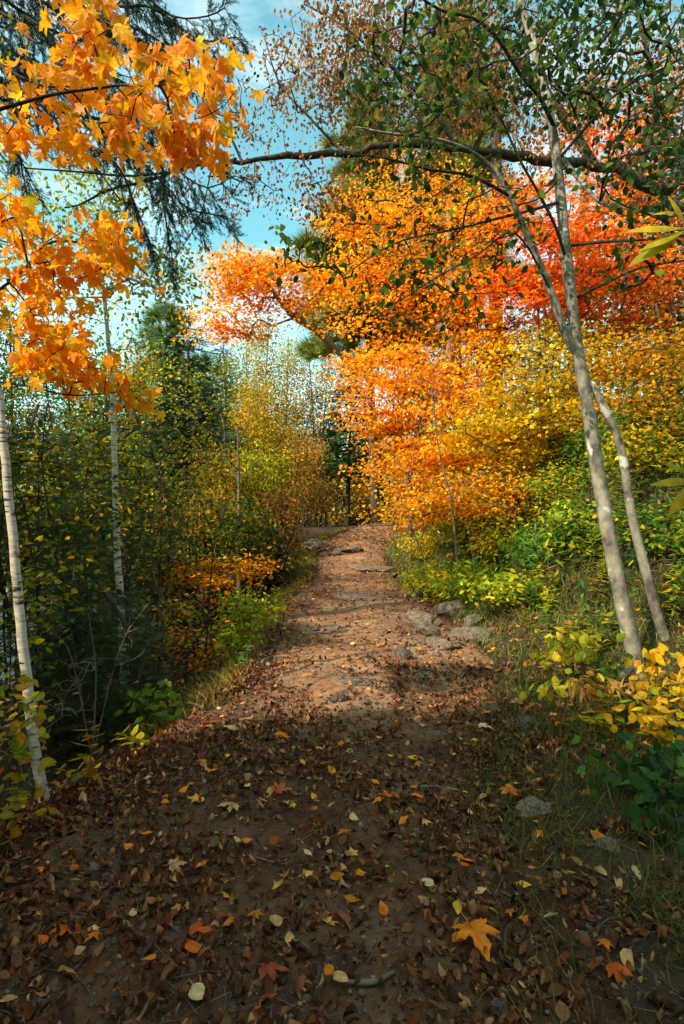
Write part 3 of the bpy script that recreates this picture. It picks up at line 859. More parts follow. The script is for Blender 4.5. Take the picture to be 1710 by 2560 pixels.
maple_tree('maple_tree', 'golden orange young maple glowing above the bend of the trail', G(1030, 13), P(1010, 820, 13), .032,
           [TL(960, 950, 12, 110, 90, 1.2, 90), TL(1080, 1010, 11.5, 150, 110, 1.4, 130), TL(950, 1060, 12, 80, 70, 1.0, 50), TL(1080, 1140, 11, 140, 80, 1.2, 90), TL(1180, 930, 12, 130, 100, 1.2, 80), TL(1060, 1210, 11, 90, 60, .8, 40)],
           GOLD + [('#f08a12', 5), ('#e86f0c', 3)], per=28, lift=.05)
maple_tree('maple_tree', 'yellow leaved understory maple on the bank behind the double trunk', G(1380, 10.5), P(1360, 780, 10.2), .05,
           [TL(1290, 960, 9.5, 130, 90, 1.2, 90), TL(1400, 1030, 9.5, 140, 90, 1.2, 90), TL(1260, 1080, 9.5, 120, 80, 1.0, 70), TL(1340, 870, 10, 130, 70, 1.0, 50)],
           YELLOW, per=26, size=(.05, .085), lift=.05)
maple_tree('maple_tree', 'amber and olive bush maple at the right edge above the bank', G(1640, 8.2), P(1640, 760, 8.2), .045,
           [TL(1600, 1010, 7.8, 120, 90, 1.0, 80), TL(1660, 880, 7.8, 110, 90, 1.0, 70), TL(1540, 900, 8.4, 90, 80, .9, 45), TL(1690, 1080, 7.6, 80, 60, .8, 40)],
           [('#d98c14', 4), ('#b87a14', 4), ('#8f8418', 3), ('#e09a1c', 2), ('#6d701a', 2)], per=26, size=(.04, .07), lift=.05)
maple_tree('maple_tree', 'rust orange maple between the red maple and the right edge', G(1700, 12), P(1690, 600, 12), .09,
           [TL(1640, 790, 11, 110, 80, 1.2, 70), TL(1560, 840, 11, 90, 50, 1, 35), TL(1690, 690, 11, 70, 70, 1, 35), TL(1660, 230, 12, 110, 180, 1.2, 60)],
           [('#d9640f', 4), ('#e87c14', 4), ('#b84c10', 2), ('#a87018', 2)], per=22, bark=M_BARKM)
maple_tree('maple_tree', 'low orange maple sapling crowding the upper trail edge', G(1090, 10.5), P(1060, 1030, 10.3), .02,
           [TL(1080, 1250, 10, 80, 50, .8, 55), TL(985, 1180, 11, 50, 50, .7, 26), TL(1160, 1220, 9.5, 90, 60, .8, 50)],
           GOLD, per=22, size=(.04, .075), bark=M_BARKP, lift=.05)
maple_tree('maple_tree', 'bushy golden maple sapling on the lower bank above the rocks', G(1190, 9.6), P(1190, 1080, 9.6), .018,
           [TL(1190, 1190, 9.4, 110, 60, .8, 70), TL(1250, 1240, 9.2, 80, 40, .6, 30), TL(1100, 1270, 9.6, 80, 40, .6, 26)],
           GOLD + [('#c9a01c', 4), ('#8f9420', 2)], per=20, size=(.04, .075), bark=M_BARKP, lift=.05)
plant_tree('leaning_sapling', 'thin pale sapling leaning left out of the sunny bank', 'tree', [G(1152, 8.8), P(1130, 1270, 8.85), P(1108, 1170, 8.9), P(1090, 1080, 8.9), P(1080, 960, 9.0)], .026, .010, [], [CL(1075, 960, 9, 70, 80, .5, 16)], dict(per=12, spread=(.16, .16, .08), size=(.05, .09), pal=GOLD, tmpl=T_OVM, mode='mid'), bark=M_BARKP)

# --- pines and conifers
def pine(name, label, base, H, R_, tiers, palette, size=(.35, .6), n_per=10, z0=.25, r0=.2, tm=T_TUFT, droop=.1, cat='tree', bark=M_BARKM, group=None, mode='pine', keep=None):
    base = np.array(base, float); base[2] -= .15
    root = empty(name, base); tag(root, label, cat, group)
    bag = Bag(); top = base + np.array([R.normal() * .3, R.normal() * .2, H])
    sweep(bag, spline([base, (base + top) / 2 + R.normal(size=3) * np.array([.2, .2, 0]), top], .6), np.linspace(r0, .02, len(spline([base, (base + top) / 2, top], .6))), 8)
    lb = Bag(); pos = []; tip = []
    for k in range(tiers):
        t = z0 + (1 - z0) * (k + R.random() * .6) / tiers
        rad = R_ * (1 - t) ** .75 * (R.uniform(.4, 1.3) if mode == 'pine' else R.uniform(.65, 1.15)) + .15
        for a in np.arange(int(R.integers(4, 7))) * 2 * math.pi / 5 + R.random() * 6.28:
            d = np.array([math.cos(a), math.sin(a), 0]); p0 = base + (top - base) * t
            L_ = rad * R.uniform(.7, 1.15); u = np.linspace(0, 1, 7)[:, None]
            q = p0 + d * u * L_ + UP * (L_ * (.18 * u - (droop + .18) * u ** 2 + .08 * u ** 4))
            sweep(bag, q, np.linspace(min(.02 + .012 * L_, r0 * .28), min(.006, r0 * .08), 7), 4)
            m_ = max(3, int(n_per * L_))
            uu = R.uniform(.18, 1, m_)[:, None]; b = p0 + d * uu * L_ + UP * (L_ * (.18 * uu - (droop + .18) * uu ** 2))
            side = np.cross(d, UP) * R.choice([-1, 1], m_)[:, None]
            tv = d * R.uniform(.3, 1, (m_, 1)) + side * R.uniform(.2, 1, (m_, 1)) + R.normal(size=(m_, 3)) * .2 + UP * (.25 if mode == 'pine' else -.15)
            pos.append(b + tv * .12 * (1 - uu * .5)); tip.append(tv)
            if mode == 'pine':
                pos.append(b + tv * .35 * (1.1 - uu) * L_ * .5); tip.append(tv + R.normal(size=tv.shape) * .3)
    pos = np.concatenate(pos); tip = np.concatenate(tip); n = len(pos)
    nr = np.tile(UP, (n, 1)) + R.normal(size=(n, 3)) * .3
    rot = basis(tip, nr); sz = R.uniform(*size, n); col = pal(n, palette, .2); w = R.integers(0, len(tm), n)
    for i, t in enumerate(tm): scatter(lb, t, pos[w == i], rot[w == i], sz[w == i], col[w == i])
    link('trunk', bag.mesh('trunk', bark, base, True), root)
    c = link('crown', lb.mesh('crown', M_NEEDLE, base), root); c['kind'] = 'stuff'
    return root


pine('white_pine', 'feathery blue-green white pine standing beyond the birches', G(415, 27), 10.8, 4.8, 17, PINE, size=(.45, .85), n_per=11, z0=.12)
pine('white_pine', 'shorter blue-green white pine right of the feathery pine', G(505, 31), 9.6, 2.6, 20, PINE, size=(.4, .7), n_per=14, z0=.08)
pine('spruce_tree', 'dark green spruce under the blue-green pines by the river', G(455, 19), 7.0, 2.2, 22, NEEDLE + [('#3a5030', 3)], size=(.35, .6), n_per=16, tm=T_SPRAY, mode='fir', droop=.25, z0=.05)
pine('pointed_spruce', 'narrow pointed spruce spire against the sky left of the yellow birches', G(572, 36), 12.0, 1.5, 28, PINEOL + [('#33482c', 4)], size=(.4, .7), n_per=15, tm=T_SPRAY, mode='fir', droop=.3, z0=.2)
pine('hemlock_tree', 'dark green hemlock with a straight black trunk at the trail bend', G(868, 27), 8.0, 2.0, 20, [('#2e4a1e', 4), ('#3e5c22', 3), ('#243a1c', 3)], size=(.35, .65), n_per=16, tm=T_SPRAY, mode='fir', droop=.15, z0=.32, r0=.13, bark=M_BARKD)
pine('hemlock_tree', 'low dark hemlock filling the shade behind the trail crest', G(950, 35), 6.5, 3.0, 20, NEEDLE + [('#3a4a1c', 3)], size=(.4, .7), n_per=16, tm=T_SPRAY, mode='fir', droop=.2, z0=.03, r0=.12, bark=M_BARKD)
pine('red_pine', 'tall olive needled pine rising behind the orange maples', G(940, 23), 18.0, 5.0, 24, PINEOL, size=(.5, .8), n_per=13, z0=.40, r0=.22)
pine('red_pine', 'bronze green pine crown showing between brown leaves and orange maple', G(1150, 21), 19, 5.2, 24, PINEOL, size=(.5, .8), n_per=13, z0=.42, r0=.24, bark=M_BARKD)
pine('spruce_tree', 'shady green spruce at the right edge behind the amber bush', G(1690, 15), 9.0, 2.4, 24, PINE + NEEDLE, size=(.35, .6), n_per=15, tm=T_SPRAY, mode='fir', droop=.2, z0=.1)
pine('young_spruce', 'young dark spruce at the foot of the bare sapling', G(672, 12.5), 1.5, .8, 14, NEEDLE, size=(.16, .28), n_per=30, tm=T_SPRAY, mode='fir', droop=.1, z0=.03, r0=.02)
pine('young_spruce', 'young spruce with drooping boughs between the two birches', G(275, 5.2), 1.5, .75, 13, [('#3a4a20', 4), ('#2e3e1e', 3), ('#56602a', 2)], size=(.13, .22), n_per=38, tm=T_TWIG, mode='fir', droop=.25, z0=.05, r0=.02)
pine('young_spruce', 'young spruce at the left edge in front of the river', G(95, 7.0), 3.6, .95, 17, [('#36481c', 4), ('#465620', 3), ('#2a381a', 3)], size=(.16, .28), n_per=26, tm=T_TWIG, mode='fir', droop=.25, z0=.08, r0=.035)
pine('young_spruce', 'dark green spruce by the water behind the second birch', G(215, 11), 5.2, 1.5, 20, [('#2c3e1a', 4), ('#384a1e', 3), ('#24321a', 3)], size=(.25, .42), n_per=20, tm=T_TWIG, mode='fir', droop=.2, z0=.06, r0=.05)
pine('young_spruce', 'slim young spruce behind the second birch trunk', G(340, 8.5), 4.2, 1.0, 18, [('#36481c', 4), ('#465620', 3), ('#2a381a', 3)], size=(.18, .3), n_per=22, tm=T_TWIG, mode='fir', droop=.22, z0=.08, r0=.04)

# near spruce whose boughs hang in at the upper left
sb = np.array([-5.2, 4.6, float(h(-5.2, 4.6)) - .2])
root = empty('overhanging_spruce', sb); tag(root, 'dark spruce boughs hanging in against the sky at the upper left', 'tree')
bag = Bag(); lb = Bag()
sweep(bag, spline([sb, sb + np.array([.1, .1, 5]), sb + np.array([.2, .1, 12])], .5), np.linspace(.22, .04, len(spline([sb, sb + np.array([.1, .1, 5]), sb + np.array([.2, .1, 12])], .5))), 10)
boughs = [
    ([sb + np.array([0, 0, 9.2]), P(120, -120, 5.0), P(320, -40, 5.1), P(430, 40, 5.1), P(520, 40, 5.1), P(560, 20, 5.1)], 1.0),
    ([sb + np.array([0, 0, 8.6]), P(130, 20, 5.1), P(330, 90, 5.2), P(440, 170, 5.2), P(540, 190, 5.2)], 1.0),
    ([sb + np.array([0, 0, 7.0]), P(120, 260, 5.1), P(300, 360, 5.1), P(400, 450, 5.1), P(470, 520, 5.0), P(560, 540, 5.0)], 1.0),
    ([sb + np.array([0, 0, 7.0]), P(100, 300, 5.5), P(280, 400, 5.5), P(340, 520, 5.5), P(380, 620, 5.5)], .9),
    ([sb + np.array([0, 0, 9.0]), P(150, -60, 5.0), P(380, 20, 5.0), P(500, 100, 5.0), P(590, 92, 5.0)], 1.0),
    ([sb + np.array([0, 0, 8.4]), P(100, 60, 5.2), P(300, 60, 5.3), P(420, 120, 5.3), P(470, 200, 5.3)], 1.0),
    ([sb + np.array([0, 0, 7.4]), P(120, 180, 5.2), P(280, 250, 5.1), P(390, 330, 5.0), P(440, 420, 4.9), P(520, 470, 4.9), P(580, 440, 4.9)], .9),
    ([sb + np.array([0, 0, 7.0]), P(100, 250, 5.6), P(300, 310, 5.6), P(400, 400, 5.6), P(410, 520, 5.5), P(430, 640, 5.5)], .8),
    ([sb + np.array([0, 0, 8.0]), P(-20, 20, 4.4), P(60, 40, 4.3), P(130, 90, 4.2), P(180, 150, 4.2)], 1.1),
    ([sb + np.array([0, 0, 7.6]), P(-60, 120, 4.4), P(40, 150, 4.3), P(90, 200, 4.3)], 1.1),
    ([sb + np.array([0, 0, 8.8]), P(80, -40, 4.8), P(200, 10, 4.8), P(260, 60, 4.8)], 1.0),
    ([sb + np.array([0, 0, 6.6]), P(-40, 330, 4.8), P(40, 380, 4.8), P(60, 450, 4.8)], .8),
    ([sb + np.array([0, 0, 7.2]), P(150, 210, 5.0), P(270, 190, 5.0), P(360, 240, 5.0), P(420, 265, 5.0)], .9),
]
tp_, td_ = [], []
for pts, dens in boughs:
    q = spline(pts, .12); sweep(bag, q, np.linspace(.03, .006, len(q)), 6)
    s_ = q[int(len(q) * .22):]
    for i, p in enumerate(s_):
        for side in (-1, 1):
            if R.random() > dens: continue
            ax = norm(q[min(len(q) - 1, i + int(len(q) * .22) + 1)] - q[max(0, i + int(len(q) * .22) - 1)])
            sd = norm(np.cross(ax, UP)) * side
            l = R.uniform(.15, .42) * (1.1 - .5 * i / len(s_))
            d = norm(ax * .7 + sd * R.uniform(.3, .9) - UP * R.uniform(.0, .9) + R.normal(size=3) * .15)
            tw = p + d * np.linspace(0, l, 5)[:, None] - UP * (np.linspace(0, 1, 5)[:, None] ** 2 * l * .35)
            sweep(bag, tw, np.linspace(.005, .002, 5), 3)
            for j in range(1, 5):
                for _ in range(3):
                    tp_.append(tw[j] + R.normal(size=3) * .01); td_.append(norm(d + R.normal(size=3) * .55 - UP * .25))
tp_ = np.array(tp_); td_ = np.array(td_); n = len(tp_)
rot = basis(td_, np.tile(UP, (n, 1)) + R.normal(size=(n, 3)) * .4); w = R.integers(0, 3, n); sz = R.uniform(.07, .13, n); col = pal(n, NEEDLE + [('#3c5628', 1)], .2)
for i, t in enumerate(T_TWIG): scatter(lb, t, tp_[w == i], rot[w == i], sz[w == i], col[w == i])
link('trunk', bag.mesh('trunk', M_BARKD, sb, True), root)
c = link('needles', lb.mesh('needles', M_NEEDLE, sb), root); c['kind'] = 'stuff'

def NL(*a): return TL(*a, per=5, wide=.13)


# --- near maple whose branches reach in from the left
mb = np.array([-2.75, 1.3, float(h(-2.75, 1.3)) - .1])
trunk = [mb, mb + np.array([.05, .05, 1.2]), mb + np.array([-.05, .15, 2.6]), mb + np.array([0, .2, 4.2]), mb + np.array([.1, .3, 6.0])]
limbs = [
    ([mb + np.array([0, .12, 2.4]), P(-140, 300, 2.35), P(0, 272, 2.35), P(130, 236, 2.35), P(260, 218, 2.35), P(310, 212, 2.3), P(400, 214, 2.25), P(480, 182, 2.2)], .022, .003),
    ([mb + np.array([0, .15, 2.9]), P(-120, 100, 2.6), P(0, 165, 2.6), P(90, 210, 2.6), P(180, 230, 2.6), P(240, 320, 2.6)], .020, .004),
    ([mb + np.array([0, .12, 2.2]), P(-150, 400, 2.9), P(30, 330, 2.9), P(120, 360, 2.9), P(220, 400, 2.9), P(300, 500, 3.0)], .014, .004),
    ([mb + np.array([0, .12, 1.7]), P(-150, 800, 3.1), P(0, 722, 3.1), P(70, 662, 3.1), P(115, 610, 3.1), P(190, 605, 3.1), P(300, 632, 3.1), P(370, 690, 3.1)], .020, .004),
    ([P(70, 662, 3.1), P(55, 590, 3.1), P(48, 520, 3.1), P(70, 460, 3.1)], .007, .003),
    ([mb + np.array([0, .12, 1.3]), P(-150, 930, 3.3), P(0, 955, 3.3), P(90, 970, 3.3), P(170, 988, 3.3), P(260, 985, 3.3)], .018, .004),
    ([mb + np.array([0, .2, 4.0]), P(0, -120, 2.5), P(180, -40, 2.5), P(260, 60, 2.5), P(270, 170, 2.5)], .014, .003),
]
tg = [NL(170, 110, 2.45, 110, 90, .22, 13), NL(280, 60, 2.45, 60, 90, .18, 9), NL(90, 260, 2.6, 110, 90, .25, 16), NL(250, 280, 2.55, 80, 80, .2, 10), NL(60, 370, 2.7, 80, 60, .22, 9), NL(420, 150, 2.25, 60, 45, .12, 9), NL(500, 210, 2.2, 55, 60, .12, 10), NL(400, 310, 2.3, 50, 30, .1, 5), NL(480, 300, 2.25, 30, 40, .1, 4),
      NL(170, 560, 3.1, 150, 55, .35, 32), NL(280, 650, 3.1, 85, 60, .3, 20), NL(60, 690, 3.1, 80, 60, .3, 16), NL(130, 800, 3.2, 120, 55, .35, 30), NL(110, 900, 3.3, 130, 55, .35, 36), NL(270, 945, 3.3, 90, 45, .3, 24), NL(40, 580, 3.1, 60, 50, .3, 10)]
shade = [clump(np.array([-3.0, .5, 3.5]), (1.1, .8, .6), 60), clump(np.array([-4.0, .2, 4.5]), (1.3, .8, .8), 70), clump(np.array([-2.5, -.3, 3.1]), (1.0, .8, .6), 50), clump(np.array([-3.4, -1.2, 3.6]), (1.2, .8, .8), 50)]  # unseen crown clumps added to shade the foreground
plant_tree('near_maple', 'close orange maple branches with broad lobed leaves at the left edge', 'tree', trunk, .07, .03, limbs, tg + shade, bark=M_BARKD, step=.12, wob=.14, rt=.0017, ex=.42, lift=.0, up_pen=.1, tstep=.08,
           single_leaf=dict(per=4, spread=(.06, .06, .045), size=(.045, .095), pal=[('#f7ac1c', 4), ('#f29a14', 4), ('#f9be24', 3), ('#ec860f', 2.2), ('#dca416', .8), ('#a89a1c', .3)], tmpl=T_MAPLE, mode='hang', key='maple_leaf', n=295, where=lambda t: t[:, 1] > .8),
           leaf=dict(per=14, spread=(.18, .18, .12), size=(.10, .14), pal=ORANGE, tmpl=T_MAPLEM, mode='up', where=lambda t: t[:, 1] <= .8))

# off-frame spruce behind the left shoulder: it shades the foreground as in the photograph
for k_, (x_, y_, H_, wd) in enumerate([(-5.3, -.7, 7.2, 'short'), (-6.8, -1.7, 9.0, 'tall'), (-4.4, -2.4, 8.2, 'second tall'), (-3.3, -3.2, 9.0, 'third tall')]):
    pine('shading_spruce', wd + ' spruce behind the near maple shading the foreground trail', np.array([x_, y_, float(h(x_, y_))]), H_, 2.4, 30, NEEDLE, size=(.5, .8), n_per=22, tm=T_SPRAY, mode='fir', droop=.15, z0=.10, r0=.18)

for x_, y_, H_, wd in [(-6.0, 1.6, 5.6, 'nearest'), (-6.3, 3.4, 6.2, 'second'), (-6.6, 5.2, 6.6, 'third'), (-7.2, 7.2, 6.2, 'fourth'), (-8.2, 9.6, 6.2, 'farthest')]:  # unseen row added to shade the thicket, kept low to spare the trail
    pine('shading_bank_spruce', wd + ' spruce of an unseen row beyond the left edge shading the thicket', np.array([x_, y_, float(h(x_, y_))]), H_, 1.9, 22, NEEDLE, size=(.45, .75), n_per=20, tm=T_SPRAY, mode='fir', droop=.15, z0=.08, r0=.12, group='spruces beyond the left edge')
# the wood behind the photographer: unseen crowns added to dim the foreground
for x_, y_, H_, wd, pl_2 in [(3.4, -3.2, 8.0, 'unseen golden maple behind the photographer on the right bank', GOLD), (.6, -7.5, 9.0, 'unseen orange maple behind the photographer beside the trail', ORANGE), (5.2, .2, 8.5, 'unseen amber maple on the right bank beside the photographer', GOLD + OLIVE), (-7.5, -6.5, 9.0, 'unseen olive tree behind the shading spruces', OLIVE)]:
    b_ = np.array([x_, y_, float(h(x_, y_))])
    cl = [clump(b_ + np.array([0, 0, H_ * f_]), (2.4 * w_, 2.2 * w_, H_ * .13), int(60 * w_)) for f_, w_ in ((.42, 1.0), (.6, 1.15), (.78, .9), (.93, .5))]
    maple_tree('maple_tree', wd, b_, b_ + np.array([.1, 0, H_]), .11, cl, pl_2, per=16, size=(.14, .22), spread=(.35, .35, .2), tm=T_KITE, step=.6)

# --- birches on the river side
plant_tree('birch_tree', 'white birch trunk nearest the trail leaning out at the left edge', 'tree', [G(133, 3.5) - np.array([0, 0, .1]), P(118, 2030, 3.52), P(88, 1880, 3.55), P(72, 1740, 3.6), P(52, 1560, 3.65), P(36, 1380, 3.7), P(18, 1200, 3.75), P(2, 1040, 3.8), P(-20, 860, 3.85), P(-50, 600, 3.9), P(-90, 200, 4.0)], .037, .018,
           [], [CL(-40, 500, 4.2, 120, 200, .6, 26), CL(-60, 150, 4.3, 120, 200, .6, 26)], dict(per=10, spread=(.14, .14, .12), size=(.04, .065), pal=YELLOW, tmpl=T_OVM), bark=M_BIRCH, tstep=.12, lift=-.05, trunk_wob=.0018)
plant_tree('birch_tree', 'second white birch with dark banded bark under the orange leaves', 'tree', [G(312, 6.4) - np.array([0, 0, .15]), P(310, 1640, 6.4), P(300, 1500, 6.4), P(291, 1320, 6.4), P(287, 1150, 6.4), P(281, 990, 6.4), P(270, 840, 6.4), P(258, 720, 6.4), P(250, 620, 6.5)], .052, .016,
           [], [CL(330, 640, 6.6, 150, 130, .9, 90), CL(150, 500, 6.8, 200, 150, .9, 90), CL(430, 700, 6.6, 70, 70, .5, 40), CL(300, 820, 6.4, 100, 50, .7, 24), CL(280, 450, 6.8, 130, 80, .7, 50), CL(100, 720, 6.8, 140, 120, .8, 60)],
           dict(per=9, spread=(.16, .16, .14), size=(.045, .075), pal=YELGRN, tmpl=T_OVM), bark=M_BIRCH, tstep=.15, lift=-.05, rt=.003, trunk_wob=.003)
plant_tree('bare_sapling', 'nearly leafless grey sapling forking beside the orange shrubs', 'tree', [G(598, 10.5), P(597, 1350, 10.5), P(598, 1280, 10.5), P(597, 1200, 10.5), P(596, 1130, 10.5), P(593, 1060, 10.5)], .052, .014,
           [([P(597, 1200, 10.5), P(570, 1165, 10.5), P(545, 1135, 10.5), P(530, 1110, 10.5)], .016, .005), ([P(597, 1195, 10.5), P(630, 1165, 10.5), P(660, 1140, 10.5)], .016, .005), ([P(595, 1100, 10.5), P(612, 1080, 10.5), P(622, 1040, 10.5)], .012, .005),
            ([P(597, 1180, 10.5), P(565, 1140, 10.4), P(560, 1070, 10.4), P(545, 1010, 10.4), P(530, 950, 10.4)], .012, .004), ([P(560, 1070, 10.4), P(590, 1040, 10.4), P(605, 980, 10.4)], .009, .003)], [CL(595, 1080, 10.5, 70, 110, .5, 22)], None, bark=M_BARKP, lift=.1, rt=.004)

# --- sapling thicket between the trail and the river
thick = [
    # base px, D, tip (px,py), leaf clumps, palette, words
    (215, 5.0, [(205, 1750), (162, 1500), (125, 1300), (105, 1150), (118, 1010)], OLIVE, 'reddish stemmed sapling curving up between the two birches', .020, [(150, 1180, 130, 110, 34), (240, 1280, 120, 80, 26)]),
    (222, 5.2, [(212, 1700), (222, 1560), (215, 1420), (235, 1250)], OLIVE + DKGREEN, 'straight brown sapling stem beside the reddish stemmed one', .018, [(250, 1330, 140, 80, 30), (200, 1450, 120, 60, 20)]),
    (60, 4.6, [(40, 1700), (90, 1450), (60, 1250)], OLIVE + YELGRN, 'yellow green hazel at the left edge behind the leaning birch', .014, [(70, 1500, 100, 90, 30), (40, 1650, 70, 80, 20), (110, 1400, 100, 60, 20)]),
    (420, 7.2, [(400, 1500), (380, 1400), (395, 1250), (420, 1080)], OLIVE, 'olive leaved sapling right of the second birch', .02, [(420, 1180, 110, 130, 50), (380, 1330, 110, 70, 30)]),
    (500, 8.5, [(480, 1450), (470, 1300), (480, 1120), (500, 980)], OLIVE, 'tall thin olive sapling in front of the dark spruce', .02, [(490, 1080, 80, 150, 55), (470, 1270, 90, 80, 30)]),
    (380, 9.5, [(360, 1400), (350, 1200), (370, 1000), (400, 900)], YELGRN, 'yellow green sapling with a high crown beside the white pine', .024, [(400, 900, 150, 70, 46), (340, 1000, 120, 80, 40), (450, 980, 90, 60, 26)]),
    (180, 8.0, [(160, 1450), (150, 1200), (120, 1000), (110, 850)], OLIVE, 'olive sapling behind the leaning birch and the spruce', .024, [(110, 1050, 130, 100, 46), (200, 1130, 100, 90, 36), (60, 930, 90, 80, 30)]),
    (20, 7.5, [(10, 1500), (40, 1250), (20, 1050)], [('#b8641a', 3), ('#c97c18', 3), ('#8a7018', 4), ('#5e6818', 3)], 'rusty sapling by the leaning birch at the left edge', .02, [(40, 1180, 80, 110, 36), (20, 1350, 80, 80, 26)]),
    (330, 7.8, [(300, 1500), (340, 1350), (270, 1180), (230, 1060)], OLIVE, 'dark leaning sapling crossing behind the second birch', .026, [(230, 1200, 120, 100, 40), (330, 1430, 110, 70, 30)]),
    (470, 6.6, [(470, 1650), (430, 1560), (400, 1470)], OLIVE + YELGRN, 'low yellow green sapling under the bare thicket', .012, [(420, 1560, 90, 60, 26), (350, 1600, 80, 60, 20)]),
]
for bx, D, tips_, pl, words, r, cls in thick:
    tr_ = [G(bx, D) - np.array([0, 0, .08])] + [P(x, y, D + .15 * R.normal()) for x, y in tips_]
    plant_tree('sapling', words, 'sapling', tr_, r, r * .3, [], [CL(x, y, D, rx * 1.05, ry * 1.05, .6, int(n * .95)) for x, y, rx, ry, n in cls],
               dict(per=11, spread=(.13, .13, .07), size=(.045, .085), pal=pl, tmpl=T_OVM, mode='up'), bark=M_BARKM, group='saplings in the river thicket', step=.18, wob=.16, rt=.0024, lift=.05, tstep=.12)

for k_ in range(18):
    D = R.uniform(5, 11.5); px = [20, 55, 95, 140, 170, 195, 245, 265, 330, 355, 385, 405, 440, 460, 485, 510, 320, 120][k_]; tip_y = R.uniform(980, 1250); bend = R.normal() * 35
    plant_tree('thin_stem', 'thin dark stem, %s' % ['leftmost at the edge of the thicket', 'just left of the leaning birch', 'just right of the leaning birch', 'midway between the two birches', 'next right of the midway stem', 'third right of the leaning birch', 'just left of the second birch', 'touching the left side of the second birch', 'second right of the second birch', 'third right of the second birch', 'fourth right of the second birch', 'in front of the white pine', 'right of the white pine foot', 'left of the copper bush', 'in the copper bush', 'rightmost beside the orange shrub', 'first right of the second birch', 'second right of the leaning birch'][k_], 'sapling', [G(px, D) - np.array([0, 0, .05]), P(px + bend * .6, 1400, D), P(px + bend, tip_y + 90, D), P(px + bend * 1.8, tip_y, D)], R.uniform(.012, .024), .004, [],
               [CL(px + bend, tip_y + 60, D, 90, 120, .5, 14)], dict(per=5, spread=(.1, .1, .05), size=(.04, .07), pal=OLIVE + DKGREEN, tmpl=T_OVM, mode='up'), bark=M_BARKD, group='thin stems in the river thicket', step=.2, wob=.14, rt=.0022, lift=.08)
for px, D, cy_, words in [(230, 4.6, 1620, 'tangle of bare grey twigs between the two birches'), (380, 5.8, 1600, 'bare twiggy brush right of the second birch'), (70, 4.2, 1780, 'bare twigs behind the foot of the leaning birch'), (300, 9, 1330, 'dead twiggy sapling by the water')]:
    b_ = G(px, D)
    plant_tree('dead_brush', words, 'brush', [b_, P(px + 10, cy_ + 60, D), P(px - 10, cy_ - 90, D)], .012, .003, [([b_, P(px - 60, cy_, D), P(px - 150, cy_ - 80, D)], .008, .002), ([b_, P(px + 70, cy_, D), P(px + 140, cy_ - 110, D)], .008, .002)],
               [CL(px, cy_, D, 150, 130, .5, 60)], None, bark=M_BARKP, step=.15, wob=.2, rt=.0018, lift=.05, sides=4)

# --- yellow birches and bushes at the far end
far = [
    (560, 30, 900, 60, 'olive birch left of the yellow birch row', OLIVE + YELGRN), (612, 33, 835, 75, 'tallest yellow birch in the middle of the row', YELLOW + OLIVE), (668, 31, 815, 80, 'golden birch with a thin top left of the sky gap', GOLD + YELGRN + OLIVE), (716, 34, 850, 80, 'pale yellow birch right of the golden birch', YELLOW + YELGRN),
    (768, 32, 900, 75, 'bushy amber birch by the multi-stemmed clump', GOLD + OLIVE), (818, 35, 900, 70, 'thin olive birch beside the hemlock', OLIVE + PINEOL), (640, 27, 960, 80, 'lower amber birch in front of the golden one', GOLD + YELGRN),
]
for bx, D, top, w_, words, pl in far:
    cl = []
    for k, f_ in enumerate(np.linspace(0, 1, 7)):
        yy = top + 30 + (1240 - top - 30) * f_
        cl.append(CL(bx + R.normal() * 10, yy, D, w_ * (.45 + .65 * f_ ** .6), (1240 - top) / 9, 1.0 + .8 * f_, int(34 + 66 * f_)))
    maple_tree('birch_tree', words, G(bx, D), P(bx + 5, top - 10, D), .07, cl, [(c, .5 * w) for c, w in pl], per=22, size=(.085, .15), spread=(.38, .38, .32), tm=T_KITE, bark=M_BARKP, group='birches beyond the bend', wob=.08, lift=-.1, step=.6)
